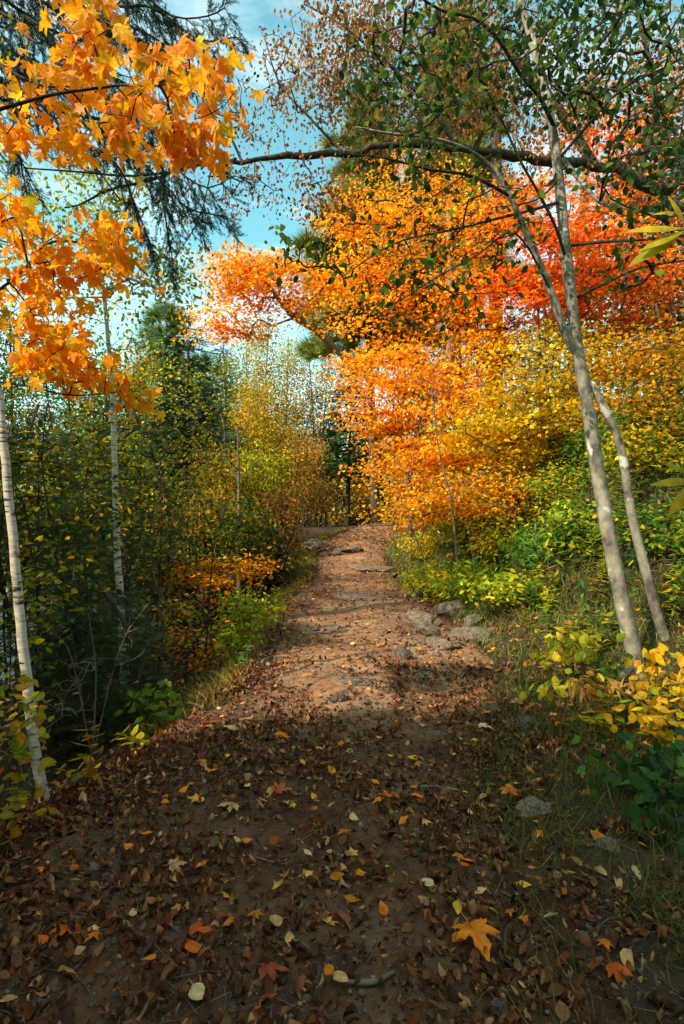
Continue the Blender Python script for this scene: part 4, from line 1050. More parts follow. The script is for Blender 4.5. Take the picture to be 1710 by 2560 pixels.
bush = [
    (700, 20, 1140, 80, 80, [('#c8902a', 4), ('#b0741e', 3), ('#a08a2a', 4), ('#8a8428', 3)], 'coppery bush in front of the yellow birches'), (760, 23, 1150, 60, 100, [('#c28a34', 4), ('#a86c2a', 4), ('#8f8430', 2)], 'tan leaved multi-stemmed bush left of the hemlock trunk'),
    (655, 16, 1190, 60, 80, YELGRN, 'light green bush behind the bare sapling'), (560, 15, 1190, 70, 90, [('#a8701e', 3), ('#b8861e', 3), ('#7a741c', 4), ('#5e661c', 3)], 'copper and olive bush left of the bare sapling'), (900, 30, 1200, 40, 60, GOLD, 'small golden bush beside the hemlock trunk'),
    (800, 21, 1235, 40, 45, [('#c9963c', 3), ('#a8742c', 3), ('#7a7028', 2)], 'thin tan bush at the left of the trail bend'), (1010, 20, 1200, 50, 70, [('#c9822c', 3), ('#d09a34', 3), ('#8f6a24', 2)], 'tan orange bush at the right of the trail bend'), (1200, 12.5, 1150, 110, 90, GOLD + YELGRN, 'golden bush on the bank below the big maple'), (1310, 12, 1150, 110, 80, YELGRN + YELLOW, 'lime and yellow bush on the bank left of the grey tree'), (1450, 11, 1150, 110, 80, YELGRN + OLIVE, 'yellow green bush on the bank behind the grey tree'),
    (1580, 10, 1120, 110, 80, OLIVE + YELLOW, 'olive bush on the bank right of the grey tree'), (1700, 9.5, 1160, 90, 80, OLIVE + GOLD, 'amber olive bush at the right edge of the bank'), (1110, 14, 1200, 70, 70, GOLD + ORANGE, 'orange bush on the bank beside the leaning sapling'),
    (620, 11, 1330, 60, 60, DKGREEN + OLIVE, 'dark green bush in the shade under the bare sapling'), (690, 14, 1290, 50, 60, [('#6a3c1c', 3), ('#8a5420', 3), ('#4a4a18', 3)], 'dark russet bush at the left of the upper trail'), (520, 12, 1290, 80, 70, OLIVE + [('#c2741a', 4)], 'olive and copper bush right of the river thicket'),
    (60, 13, 1330, 90, 90, OLIVE + DKGREEN, 'dark olive bush at the left edge across from the birch'), (190, 14, 1230, 100, 90, OLIVE + YELGRN, 'mossy green bush between the birches near the water'), (330, 13, 1200, 90, 90, OLIVE + YELGRN, 'yellowing bush right of the second birch near the water'), (430, 11, 1400, 80, 70, OLIVE + DKGREEN, 'dull green bush low beside the river boulders'),
    (1035, 15, 1285, 55, 40, [('#b8722a', 3), ('#a85c24', 3), ('#c99a34', 2)], 'low brown bush on the inner edge of the bend'),
]
for bx, D, cy_, rx, ry, pl, words in bush:
    b_ = G(bx, D)
    lim = [([b_ + np.array([R.normal() * .15, R.normal() * .15, -.05]), P(bx + R.normal() * rx * .3, cy_ + ry * .3, D), P(bx + R.normal() * rx * .6, cy_ - ry * .6, D)], .03, .01) for _ in range(5)]
    plant_tree('bush', words, 'bush', [b_ - np.array([0, 0, .05]), P(bx, cy_, D)], .035, .012, lim, [CL(bx, cy_, D, rx, ry, 1.0, int(rx * ry / 55)), CL(bx, cy_ + ry * .8, D, rx * .8, ry * .7, .9, int(rx * ry / 110))],
               dict(per=24, spread=(.22, .22, .18), size=(.06, .11), pal=pl, tmpl=T_KITE), bark=M_BARKM, step=.4, wob=.1)

for px, D, top, w_, words, pl in [(20, 17, 800, 120, 'dark green tree rising by the water at the left edge', DKGREEN + OLIVE), (150, 20, 840, 120, 'olive tree by the water behind the leaning birch', OLIVE + DKGREEN), (255, 16, 900, 100, 'mossy green tree close behind the second birch', OLIVE + DKGREEN + YELGRN), (-120, 14, 760, 140, 'green tree by the water beyond the left edge', YELGRN + DKGREEN), (345, 22, 880, 100, 'olive gold tree between the second birch and the white pine', OLIVE + GOLD)]:
    cl = [CL(px + R.normal() * 12, top + 40 + (1330 - top) * f_, D, w_ * (.5 + .6 * f_), (1330 - top) / 8, 1.2, int(70 + 40 * f_)) for f_ in np.linspace(0, 1, 6)]
    maple_tree('water_side_tree', words, G(px, D), P(px + 5, top, D), .08, cl, pl, per=18, size=(.07, .12), spread=(.3, .3, .2), tm=T_KITE, bark=M_BARKM, group='trees along the water', wob=.1, step=.5)

# --- wooded backdrop: trees on the far river bank and up the right slope
back = []
for i in range(15):
    D = R.uniform(46, 66); px = -260 + i * 62 + R.normal() * 20
    back.append((px, D, 'far'))
words_far = ['bright amber', 'dull green', 'pale gold', 'olive', 'russet', 'dark evergreen-toned', 'lemon', 'copper', 'moss green', 'ochre', 'deep olive', 'honey', 'tawny', 'sage', 'bronze']
pals_far = [GOLD, OLIVE, YELLOW, OLIVE, ORANGE + OLIVE, DKGREEN, YELLOW + YELGRN, ORANGE + GOLD, YELGRN, GOLD + OLIVE, OLIVE + DKGREEN, GOLD, ORANGE + YELGRN, YELGRN + DKGREEN, PINEOL]
for i, (px, D, w1) in enumerate([(520, 44, 'muted amber'), (590, 48, 'smoky olive'), (650, 42, 'soft yellow'), (720, 46, 'faded orange'), (780, 50, 'greyish green'), (840, 44, 'dusky gold'), (910, 52, 'dim green')]):
    b_ = G(px, D); b_[2] = max(b_[2], -1.9); H = 7.5 - b_[2] * .5
    cl = [clump(b_ + np.array([0, 0, H * f_]), (2.0 * w_, 2.0 * w_, H * .17), int(50 * w_)) for f_, w_ in ((.1, 1.0), (.25, 1.2), (.45, 1.1), (.65, .8), (.85, .4))]
    maple_tree('far_tree', w1 + ' tree closing the view behind the birch row', b_, b_ + np.array([.2, 0, H]), .12, cl, [GOLD + OLIVE, OLIVE, YELLOW + OLIVE, ORANGE + OLIVE, YELGRN + DKGREEN, GOLD + OLIVE, OLIVE + DKGREEN][i], per=16, size=(.16, .28), spread=(.5, .5, .4), tm=T_KITE, group='trees behind the birch row', wob=.1, step=1.0)
for i, (px, D, _) in enumerate(back):
    b_ = G(px, D); H = R.uniform(9, 14) - (b_[2] if b_[2] > 2 else 0)
    b_[2] = max(b_[2], -1.9)
    cl = [clump(b_ + np.array([0, 0, H * f_]), (2.4 * w_, 2.4 * w_, H * .17), int(42 * w_)) for f_, w_ in ((.2, 1.0), (.38, 1.2), (.58, 1.1), (.78, .8), (.93, .4))]
    maple_tree('far_tree', words_far[i] + ' tree on the far bank behind the river thicket', b_, b_ + np.array([.2, 0, H]), .14, cl, pals_far[i], per=15, size=(.22, .36), spread=(.55, .55, .4), tm=T_KITE, group='trees on the far river bank', wob=.1, step=1.0)
hill = [(1180, 24, 9, YELLOW + OLIVE, 'yellow olive tree up the slope behind the big maple'), (1330, 22, 9, ORANGE + OLIVE, 'amber tree up the slope behind the red maple'), (1480, 20, 8, OLIVE, 'olive tree up the slope behind the double trunk'), (1620, 19, 8, YELGRN, 'yellow green tree up the slope at the right'), (1780, 20, 11, GOLD + OLIVE, 'golden tree up the slope at the far right edge'), (1060, 30, 9, GOLD + OLIVE, 'golden tree behind the bend of the trail'), (1130, 26, 9, GOLD + OLIVE, 'amber olive tree behind the low orange maples'), (985, 27, 7, OLIVE + GOLD, 'low olive tree behind the trail crest'), (1000, 40, 9, OLIVE + YELGRN, 'olive tree far behind the trail crest'), (900, 48, 8, OLIVE, 'distant olive tree closing the end of the trail'), (1400, 30, 12, RED + OLIVE, 'distant reddish tree high on the slope')]
for px, D, H, pl, words in hill:
    b_ = G(px, D)
    cl = [clump(b_ + np.array([0, 0, H * f_]), (2.2 * w_, 2.0 * w_, H * .16), int(46 * w_)) for f_, w_ in ((.15, 1.0), (.35, 1.2), (.55, 1.1), (.75, .8), (.92, .4))]
    maple_tree('slope_tree', words, b_, b_ + np.array([.2, 0, H]), .12, cl, pl, per=14, size=(.13, .22), spread=(.4, .4, .25), tm=T_KITE, group='trees up the wooded slope', wob=.1, step=.7)

# ------------------------------------------------------------------ shrubs beside the trail
def shrub(name, label, base, stems, cls, palette, size, per=8, spread=(.08, .08, .05), tm=T_OVM, mode='up', bark=M_BARKM, singles=0, key='', group=None, cat='shrub', r=.008):
    b_ = np.array(base, float); lim = []
    for s_ in stems: lim.append(([b_ + R.normal(size=3) * np.array([.04, .04, 0]) - np.array([0, 0, .03]), (b_ + s_) / 2 + R.normal(size=3) * .05, s_], r, r * .3))
    kw = dict(per=per, spread=spread, size=size, pal=palette, tmpl=tm, mode=mode)
    if singles: return plant_tree(name, label, cat, [b_ - np.array([0, 0, .03]), stems[0]], r, r * .3, lim[1:], cls, None, bark, group, step=.1, wob=.14, rt=.0016, lift=.05, tstep=.08, sides=4, single_leaf=dict(kw, key=key, n=singles))
    return plant_tree(name, label, cat, [b_ - np.array([0, 0, .03]), stems[0]], r, r * .3, lim[1:], cls, kw, bark, group, step=.1, wob=.14, rt=.0016, lift=.05, tstep=.08, sides=4)


shrub('orange_shrub', 'orange leaved shrub spreading in layers left of the trail', G(560, 8.3), [P(520, 1420, 8.2), P(600, 1400, 8.0), P(650, 1420, 7.9), P(460, 1450, 8.2)],
      [CL(570, 1440, 8.0, 130, 50, .7, 60), CL(470, 1460, 8.2, 70, 60, .5, 30), CL(520, 1540, 7.8, 100, 50, .5, 30), CL(640, 1400, 8.4, 60, 30, .4, 16)], [('#e08a12', 4), ('#cc7410', 4), ('#eda016', 3), ('#a8700f', 3), ('#8a7a14', 2)], (.045, .09), per=11, spread=(.12, .12, .05))
shrub('green_shrub', 'bright yellow-green shrub at the sunny left edge of the trail', G(620, 7.0), [P(600, 1500, 6.9), P(650, 1490, 6.8), P(570, 1530, 6.8)],
      [CL(620, 1520, 6.8, 80, 45, .4, 40), CL(580, 1580, 6.5, 70, 35, .35, 26)], [('#a0ac22', 4), ('#809622', 4), ('#c8b824', 2.5), ('#5a7a1c', 2)], (.045, .09), per=11, spread=(.11, .11, .05))
shrub('orange_shrub', 'low rust orange shrub below the layered orange one', G(470, 6.6), [P(440, 1600, 6.5), P(500, 1590, 6.4)],
      [CL(470, 1620, 6.5, 70, 45, .4, 26), CL(540, 1640, 6.2, 50, 30, .3, 14)], [('#d0700f', 4), ('#dc8a12', 3), ('#a86014', 3), ('#8a7a14', 2)], (.045, .08), per=10)
shrub('green_plant', 'broad leaved green plant at the shaded left verge', G(385, 4.7), [P(370, 1740, 4.7), P(420, 1760, 4.6)],
      [CL(380, 1760, 4.65, 60, 40, .2, 16), CL(440, 1800, 4.5, 40, 30, .15, 8)], [('#6a8a1e', 4), ('#8a9a20', 3), ('#4a6e1c', 3)], (.07, .11), per=5, singles=120, key='broad_leaf', tm=T_OVATE, cat='plant', r=.005)
shrub('green_plant', 'small green plant beside the foot of the leaning birch', G(235, 3.9), [P(230, 1960, 3.85), P(250, 1990, 3.8)],
      [CL(235, 1965, 3.85, 45, 35, .15, 10), CL(205, 2060, 3.6, 50, 40, .15, 8)], [('#5a7a1c', 4), ('#7a8a20', 3), ('#a8a01e', 2), ('#3a5e1c', 3)], (.06, .1), per=5, singles=90, key='broad_leaf', tm=T_OVATE, cat='plant', r=.005)
shrub('yellow_shrub', 'yellow leaved shrub at the left edge beside the birch trunk', G(-20, 3.3), [P(10, 1700, 3.2), P(40, 1850, 3.1), P(-40, 1760, 3.2)],
      [CL(20, 1800, 3.1, 60, 110, .25, 24), CL(20, 2000, 2.9, 50, 60, .2, 12)], [('#b8a01c', 4), ('#8f9420', 3), ('#c98a14', 3), ('#5e7a1c', 2)], (.05, .09), per=5, singles=150, key='broad_leaf', tm=T_OVATE, r=.006)
shrub('yellow_shrub', 'yellow leaved shrub glowing beside the foot of the grey tree', G(1690, 3.7), [P(1660, 1660, 3.6), P(1620, 1720, 3.5), P(1700, 1700, 3.4)],
      [CL(1665, 1700, 3.5, 50, 65, .25, 15), CL(1610, 1790, 3.4, 35, 35, .15, 5), CL(1700, 1800, 3.3, 35, 55, .2, 7)], [('#e8b01c', 4), ('#d9980f', 4), ('#c2a818', 3), ('#8f9a20', 2)], (.055, .09), per=6, singles=180, key='yellow_leaf', tm=T_OVATE, r=.006, mode='mid')
shrub('green_plant', 'dark green leafy plant at the right edge in the shade', G(1700, 2.9), [P(1660, 1880, 2.85), P(1700, 1950, 2.7), P(1640, 2020, 2.6)],
      [CL(1660, 1920, 2.8, 60, 70, .2, 18), CL(1680, 2050, 2.6, 50, 50, .15, 12), CL(1600, 1960, 2.8, 60, 40, .15, 10)], [('#3a5e24', 4), ('#2c4a20', 4), ('#56782a', 2)], (.06, .1), per=5, singles=160, key='weed_leaf', tm=T_OVATE, cat='plant', r=.005, mode='mid')
shrub('yellow_plant', 'lime yellow broad leaved plant in front of the grey tree', G(1470, 4.6), [P(1450, 1600, 4.5), P(1400, 1640, 4.4), P(1500, 1590, 4.5)],
      [CL(1440, 1620, 4.45, 70, 40, .25, 14), CL(1385, 1690, 4.3, 45, 40, .2, 8)], [('#c2b41e', 4), ('#a8a820', 4), ('#8a9a24', 3), ('#e0c030', 2)], (.08, .13), per=4, singles=100, key='lime_leaf', tm=T_OVATE, cat='plant', r=.005, mode='mid')
shrub('drooping_plant', 'plant with drooping straw coloured leaves below the grey tree', G(1520, 3.95), [P(1470, 1690, 3.9), P(1540, 1690, 3.8), P(1600, 1720, 3.7)],
      [CL(1470, 1700, 3.9, 60, 18, .15, 8), CL(1560, 1710, 3.8, 60, 20, .15, 8)], [('#d0a050', 4), ('#c28e3c', 4), ('#b88a4a', 2)], (.09, .14), per=4, spread=(.05, .05, .02), singles=70, key='straw_leaf', tm=T_LANCE, cat='plant', r=.004, mode='hang')
bank_shrubs = [(1060, 9.8, .55), (1120, 8.6, .5), (1185, 8.0, .6), (1250, 9.0, .7), (1320, 7.6, .6), (1390, 8.6, .75), (1300, 10.5, .8), (1430, 7.0, .65), (1210, 10.8, .8), (1500, 8.4, .8), (1130, 11.5, .7), (1590, 7.2, .7), (1660, 8.2, .8), (1380, 10.8, .9), (1480, 10.2, .9), (1270, 7.0, .5), (1060, 12.5, .6), (1660, 6.0, .6)]
looks = [('lime green', YELGRN + FORB_Y0), ('golden green', YELLOW + YELGRN), ('fresh green', FORB_G0 + YELGRN), ('yellow tinged', YELLOW + FORB_Y0), ('leafy green', FORB_G0)]
for i, (px, D, H_) in enumerate(bank_shrubs):
    b_ = G(px, D); wd, pl = looks[i % 5]; near_ = ['beside the trail', 'half way up', 'among the goldenrod', 'below the maples'][i % 4]
    place = 'left of the leaning sapling' if px < 1100 else 'right of the leaning sapling' if px < 1260 else 'in mid bank' if px < 1400 else 'behind the grey tree' if px < 1560 else 'at the right edge'
    shrub('bank_shrub', '%s %s shrub %s on the bank %s' % (['low', 'rounded', 'spreading', 'upright'][(i * 7 // 3) % 4], wd, near_, place), b_, [b_ + np.array([R.normal() * .2, R.normal() * .2, H_]) for _ in range(4)],
          [clump(b_ + np.array([0, -.05, H_ * .62]), (.55, .5, H_ * .45), 60)], pl, (.05, .09) if i % 2 else (.07, .14), per=13, spread=(.10, .10, .06), mode='layer', group='shrubs covering the bank', tm=T_OVM if i % 2 else T_LANCE)
# sapling just outside the frame, its long yellow leaves reaching in
eb = np.array([1.55, 1.75, float(h(1.55, 1.75))])
plant_tree('ash_sapling', 'long toothed yellow leaves reaching in close at the right edge', 'sapling', [eb - np.array([0, 0, .05]), eb + np.array([0, 0, 1.2]), eb + np.array([-.05, .02, 2.3]), eb + np.array([-.1, .0, 3.0])], .014, .006,
           [([eb + np.array([-.04, 0, 2.05]), P(1760, 560, 1.75), P(1700, 572, 1.72)], .005, .003), ([eb + np.array([0, 0, 1.4]), P(1790, 1200, 1.75), P(1730, 1205, 1.72)], .005, .003)], [], None, bark=M_BARKM, tstep=.08)
er = [o for o in bpy.data.objects if o.name.startswith('ash_sapling')][0]
ash_t = strip_leaf([(0, .012), (.12, .07), (.3, .125), (.5, .13), (.7, .095), (.88, .04), (1, 0)], .35, .55)
ash_me = single_mesh(ash_t, 'ash_leaf', M_LEAFO)
for px, py, dx, dz, sz, D, c in [(1705, 570, -1, .15, .21, 1.70, '#d9c01c'), (1708, 578, -1, -.25, .17, 1.70, '#c9b81e'), (1700, 585, -1, -.42, .22, 1.72, '#b8b41e'), (1712, 560, -.3, .9, .13, 1.7, '#c2a81c'), (1690, 530, -1, .1, .09, 1.7, '#b8a81e'),
                                 (1735, 1200, -.9, .05, .16, 1.72, '#c9b41e'), (1725, 1215, -.6, -.8, .14, 1.7, '#d9b01c'), (1740, 1190, -.8, .5, .13, 1.72, '#a8a01e')]:
    sz *= .82
    rt_ = basis(np.array([[dx, -.1, dz]]), np.array([[.1, -.75, .65]]))[0]
    single('leaf', ash_me, P(px, py, D), rt_, sz, lin(c) * .75, er, er.location)

# ------------------------------------------------------------------ bank plants (each a thing of its own)
def forb_kind(k, H, n, palette, lance=True, size=(.06, .11)):
    sk = np.array([[0, 0, -.03], [R.normal() * .03, R.normal() * .03, H * .5], [R.normal() * .10, R.normal() * .10, H]])
    q = spline(sk, .06); bag = Bag(); sweep(bag, q, np.linspace(.004, .0015, len(q)), 4)
    i = np.linspace(len(q) * .18, len(q) - 1, n).astype(int); a = np.arange(n) * 2.4 + R.random()
    d = np.column_stack([np.cos(a), np.sin(a), R.normal(size=n) * .25 + .15]); rot = basis(d, np.column_stack([-.35 * d[:, 0], -.35 * d[:, 1], np.ones(n)]))
    sz = R.uniform(*size, n) * np.interp(i / len(q), [0, .5, 1], [.9, 1.1, .55]); col = pal(n, palette, .16)
    lb = Bag(); tm = T_LANCE if lance else T_OVM; w = R.integers(0, len(tm), n)
    for j, t in enumerate(tm): scatter(lb, t, q[i][w == j], rot[w == j], sz[w == j], col[w == j])
    return bag.mesh('forb_stem_%d' % k, M_BARKM, smooth=True), lb.mesh('forb_leaves_%d' % k, M_LEAF)


FORB_G = [('#4a7a2c', 4), ('#5c8a2e', 3), ('#3a6826', 3), ('#8a9a2c', 2)]
FORB_Y = [('#8f9a22', 4), ('#b0a622', 4), ('#c9a51e', 3), ('#6d8a22', 3)]
FORB_B = [('#a8762a', 3), ('#c28a2e', 3), ('#8a6a2a', 3), ('#8f8a2a', 2)]
kinds = []
for k in range(12):
    pl, wd, gp = [(FORB_G, 'green', 'green goldenrod stalks on the bank'), (FORB_Y, 'yellowing', 'yellowing goldenrod stalks on the bank'), (FORB_G, 'green', 'green goldenrod stalks on the bank')][k % 3]
    kinds.append((*forb_kind(k, R.uniform(.65, 1.1), int(R.integers(34, 50)), pl, True, (.10, .17)), wd + ' goldenrod stalk with narrow leaves in the stand on the bank', 'goldenrod_stalk', gp))
low = []
for k in range(8):
    pl, wd, gp = [(FORB_Y, 'lime yellow', 'lime yellow low weeds on the bank'), (FORB_G, 'green', 'green low weeds on the bank'), (FORB_B, 'tan and amber', 'amber low weeds on the bank'), (FORB_Y, 'lime yellow', 'lime yellow low weeds on the bank')][k % 4]
    low.append((*forb_kind(20 + k, R.uniform(.22, .42), int(R.integers(14, 22)), pl, False, (.075, .13)), wd + ' broad leaved weed low on the sunny bank', 'low_weed', gp))
spots = []
tries = 0
while len(spots) < 330 and tries < 9000:
    tries += 1
    D = R.uniform(3.4, 13.5); x = R.uniform(1.2, .62 * D + .3); tr_ = x - float(xr(D))
    if tr_ < .45 or tr_ > 5.2: continue
    if np.hypot(x - 2.46, D - 4.75) < .3: continue
    if R.random() > np.interp(D, [3, 5, 9, 14], [.35, .8, 1, .9]): continue
    spots.append((x, D, tr_))
cnt = {}
for x, D, tr_ in spots:
    tall = tr_ > 1.0 and R.random() < .62 and D > 4.2
    st, lv, lab, nm, gp = kinds[R.integers(len(kinds))] if tall else low[R.integers(len(low))]
    o = empty(nm, (x, D, float(h(x, D)))); o.rotation_euler = (R.normal() * .12, R.normal() * .12, R.random() * 6.28)
    s_ = R.uniform(.75, 1.15); o.scale = (s_, s_, s_); tag(o, lab, nm.replace('_', ' ').split()[-1] if nm != 'goldenrod_stalk' else 'goldenrod', gp)
    link('stem', st, o); f_ = link('foliage', lv, o); f_['kind'] = 'stuff'
# weeds along the left verge
for k in range(46):
    D = R.uniform(3.2, 15); x = float(xl(D)) - R.uniform(.05, .9)
    st, lv, lab, nm, gp = low[R.integers(len(low))]
    lab = lab.replace('low on the sunny bank', 'along the left verge'); gp = gp.replace('on the bank', 'on the left verge')
    o = empty(nm, (x, D, float(h(x, D)))); o.rotation_euler = (R.normal() * .12, R.normal() * .12, R.random() * 6.28); s_ = R.uniform(.6, 1.1); o.scale = (s_, s_, s_)
    tag(o, lab, 'weed', gp); link('stem', st, o); f_ = link('foliage', lv, o); f_['kind'] = 'stuff'

# ------------------------------------------------------------------ grass
T_BLADE = []
for b in (.5, 1.0, 1.6, 2.2):
    v = []
    for t in np.linspace(0, 1, 5):
        a = b * t; r_ = 1 / b; w_ = .014 * (1 - t) + .001
        yy, zz = r_ * (1 - math.cos(a)), r_ * math.sin(a)
        v += [[-w_, yy, zz], [w_, yy, zz]]
    q = [[2 * i, 2 * i + 1, 2 * i + 3, 2 * i + 2] for i in range(4)]
    T_BLADE.append((np.array(v), [np.array(q)], [np.ones(4)]))


def grass(bag, x, y, size, palette, lean=.25):
    n = len(x); a = R.random(n) * 2 * math.pi
    yv = np.column_stack([np.cos(a), np.sin(a), np.zeros(n)]); zv = norm(np.tile(UP, (n, 1)) + R.normal(size=(n, 3)) * lean)
    rot = basis(yv, zv); pos = np.column_stack([x, y, h(x, y) - .006]); col = pal(n, palette, .2); w = R.integers(0, 4, n); sz = R.uniform(*size, n)
    for i, t in enumerate(T_BLADE): scatter(bag, t, pos[w == i], rot[w == i], sz[w == i], col[w == i])


GRASSP = [('#5e6a22', 4), ('#76782a', 3), ('#48601f', 4), ('#a8934a', 4), ('#8a7a3a', 3), ('#b89a5c', 1.5)]
gb = Bag()
n = 48000
D = R.uniform(1.5, 4.8, n) ** 1.0; t_ = R.uniform(-.35, 1.9, n); x = xr(D) + t_
dens = np.interp(t_, [-.35, 0, .5, 2], [.08, .45, .85, .6]) * (vn(x, D, .35, 21) * .6 + .5 + vn(x, D, .9, 22) * .3)
k = (R.random(n) < dens) & (x < .68 * D + .2); grass(gb, x[k], D[k], (.07, .20), [('#4c5a1e', 4), ('#5e6224', 3), ('#3a5020', 4), ('#8a7840', 3), ('#6e6030', 3)], .6)
n = 44000
D = R.uniform(4.5, 18, n); t_ = R.uniform(-.12, 3.2, n); x = xr(D) + t_
dens = np.interp(t_, [-.12, .1, .6, 3.2], [.2, .9, .9, .5]) * (vn(x, D, .6, 23) * .4 + .7)
k = (R.random(n) < dens) & (x < .68 * D + .2); grass(gb, x[k], D[k], (.10, .30), [('#5e6a22', 4), ('#6e7a2a', 4), ('#48601f', 4), ('#8f8440', 2), ('#6e8a2a', 4), ('#8a962e', 3)], .45)
n = 22000
D = R.uniform(4.2, 18, n); t_ = R.uniform(-.08, .75, n); x = xl(D) - t_
dens = np.interp(t_, [-.08, .1, .4, .75], [.2, .9, .7, .2]) * (vn(x, D, .6, 24) * .5 + .7)
k = (R.random(n) < dens); grass(gb, x[k], D[k], (.10, .24), [('#8f8432', 4), ('#a8923c', 3), ('#6a7426', 4), ('#b8984a', 2)], .4)
g_ = link('grass', gb.mesh('grass', M_GRASS)); tag(g_, 'tangled green and straw coloured grass along both trail edges', 'grass', kind='stuff')

# ------------------------------------------------------------------ fallen leaves
def flat_rot(n, tilt=.35):
    a = R.random(n) * 2 * math.pi
    return basis(np.column_stack([np.cos(a), np.sin(a), R.normal(size=n) * tilt * .6]), np.tile(UP, (n, 1)) + R.normal(size=(n, 3)) * tilt)


lb = Bag()
def litter(D, x, tm, size, palette, lift=(.004, .025), flip=True, jit=.2):
    n = len(D)
    pos = np.column_stack([x, D, hp(x, D) + R.uniform(*lift, n)]); rot = flat_rot(n, .26)
    if flip:
        f_ = R.random(n) < .5; rot[f_] = rot[f_] * np.array([-1, 1, -1])[None, None, :]
    w = R.integers(0, len(tm), n); sz = R.uniform(*size, n); col = pal(n, palette, jit)
    for i, t in enumerate(tm): scatter(lb, t, pos[w == i], rot[w == i], sz[w == i], col[w == i])


# near litter, thick
n = 40000
D = np.sqrt(R.uniform(1.55 ** 2, 5.3 ** 2, n)); x = R.uniform(-.68, .68, n) * D
thin = np.exp(-(((x - .35) / .9) ** 2 + ((D - 5.0) / .75) ** 2))
k = (vn(x, D, .7, 31) * .55 + .66 + .45 * vn(x, D, .22, 32) - .75 * thin - .32 * np.clip((x - xr(D)) / .4 + .3, 0, 1) > R.random(n)) & (x > xl(D) - .9)
litter(D[k], x[k], T_DRY, (.022, .062), LITTER)
n = 9000
D = np.sqrt(R.uniform(1.55 ** 2, 7 ** 2, n)); x = R.uniform(-.68, .68, n) * D; k = x > xl(D) - .5
litter(D[k], x[k], T_KITE, (.008, .028), LITTER, (.001, .008))
n = 9000
D = 4.8 + 14 * R.random(n) ** 1.2; x = xl(D) - .6 + (xr(D) - xl(D) + 1.3) * R.random(n)
edge_ = np.minimum(np.abs(x - xl(D)), np.abs(x - xr(D)))
k = R.random(n) < np.clip(.28 + .6 * np.exp(-edge_ / .25) + .3 * vn(x, D, .5, 33), .05, 1)
litter(D[k], x[k], T_DRYM, (.045, .085), LITTER + [('#a8714a', 5), ('#c08a5c', 2), ('#c8742a', 1)])
n = 3200
D = R.uniform(15, 31, n); x = xl(D) - .5 + (xr(D) - xl(D) + 1.2) * R.random(n)
litter(D, x, T_KITE, (.07, .13), LITTER + [('#a8714a', 5), ('#c08a5c', 3)])
# banks and the wooded slope to the river
n = 9000
D = R.uniform(1.8, 13, n); x = xl(D) - R.random(n) ** 1.3 * 5; litter(D, x, T_DRYM, (.05, .10), LITTER + [('#c8742a', 1.5), ('#b8903c', 1)])
n = 6000
D = R.uniform(3, 14, n); x = xr(D) + R.random(n) * 5; litter(D, x, T_DRYM, (.05, .10), LITTER + [('#c8742a', 1.0), ('#c9a030', 1)])
n = 700
D = 2.0 + 12 * R.random(n) ** 1.5; x = xl(D) - 1.0 + (xr(D) - xl(D) + 2.6) * R.random(n)
litter(D, x, T_OVATE + T_MAPLEM, (.04, .075), [('#d9751a', 4), ('#c9862a', 3), ('#d0a060', 3), ('#c25a1a', 2), ('#e0a82a', 1)], (.015, .035), False)
l_ = link('leaf_litter', lb.mesh('leaf_litter', M_DRY)); tag(l_, 'mat of small curled brown leaves covering the trail and its edges', 'leaf litter', kind='stuff')

# leaves one can pick out
def ground_hit(px, py):
    lo, hi = .8, 60.0
    d = np.array([(px - 855) / F, 1.0, -(py - 1280) / F])
    for s_ in np.arange(.9, 60, .03):
        p = d * s_
        if EYE + p[2] <= float(hp(p[0], p[1])): return np.array([p[0], p[1], float(hp(p[0], p[1]))])
    return d * 20


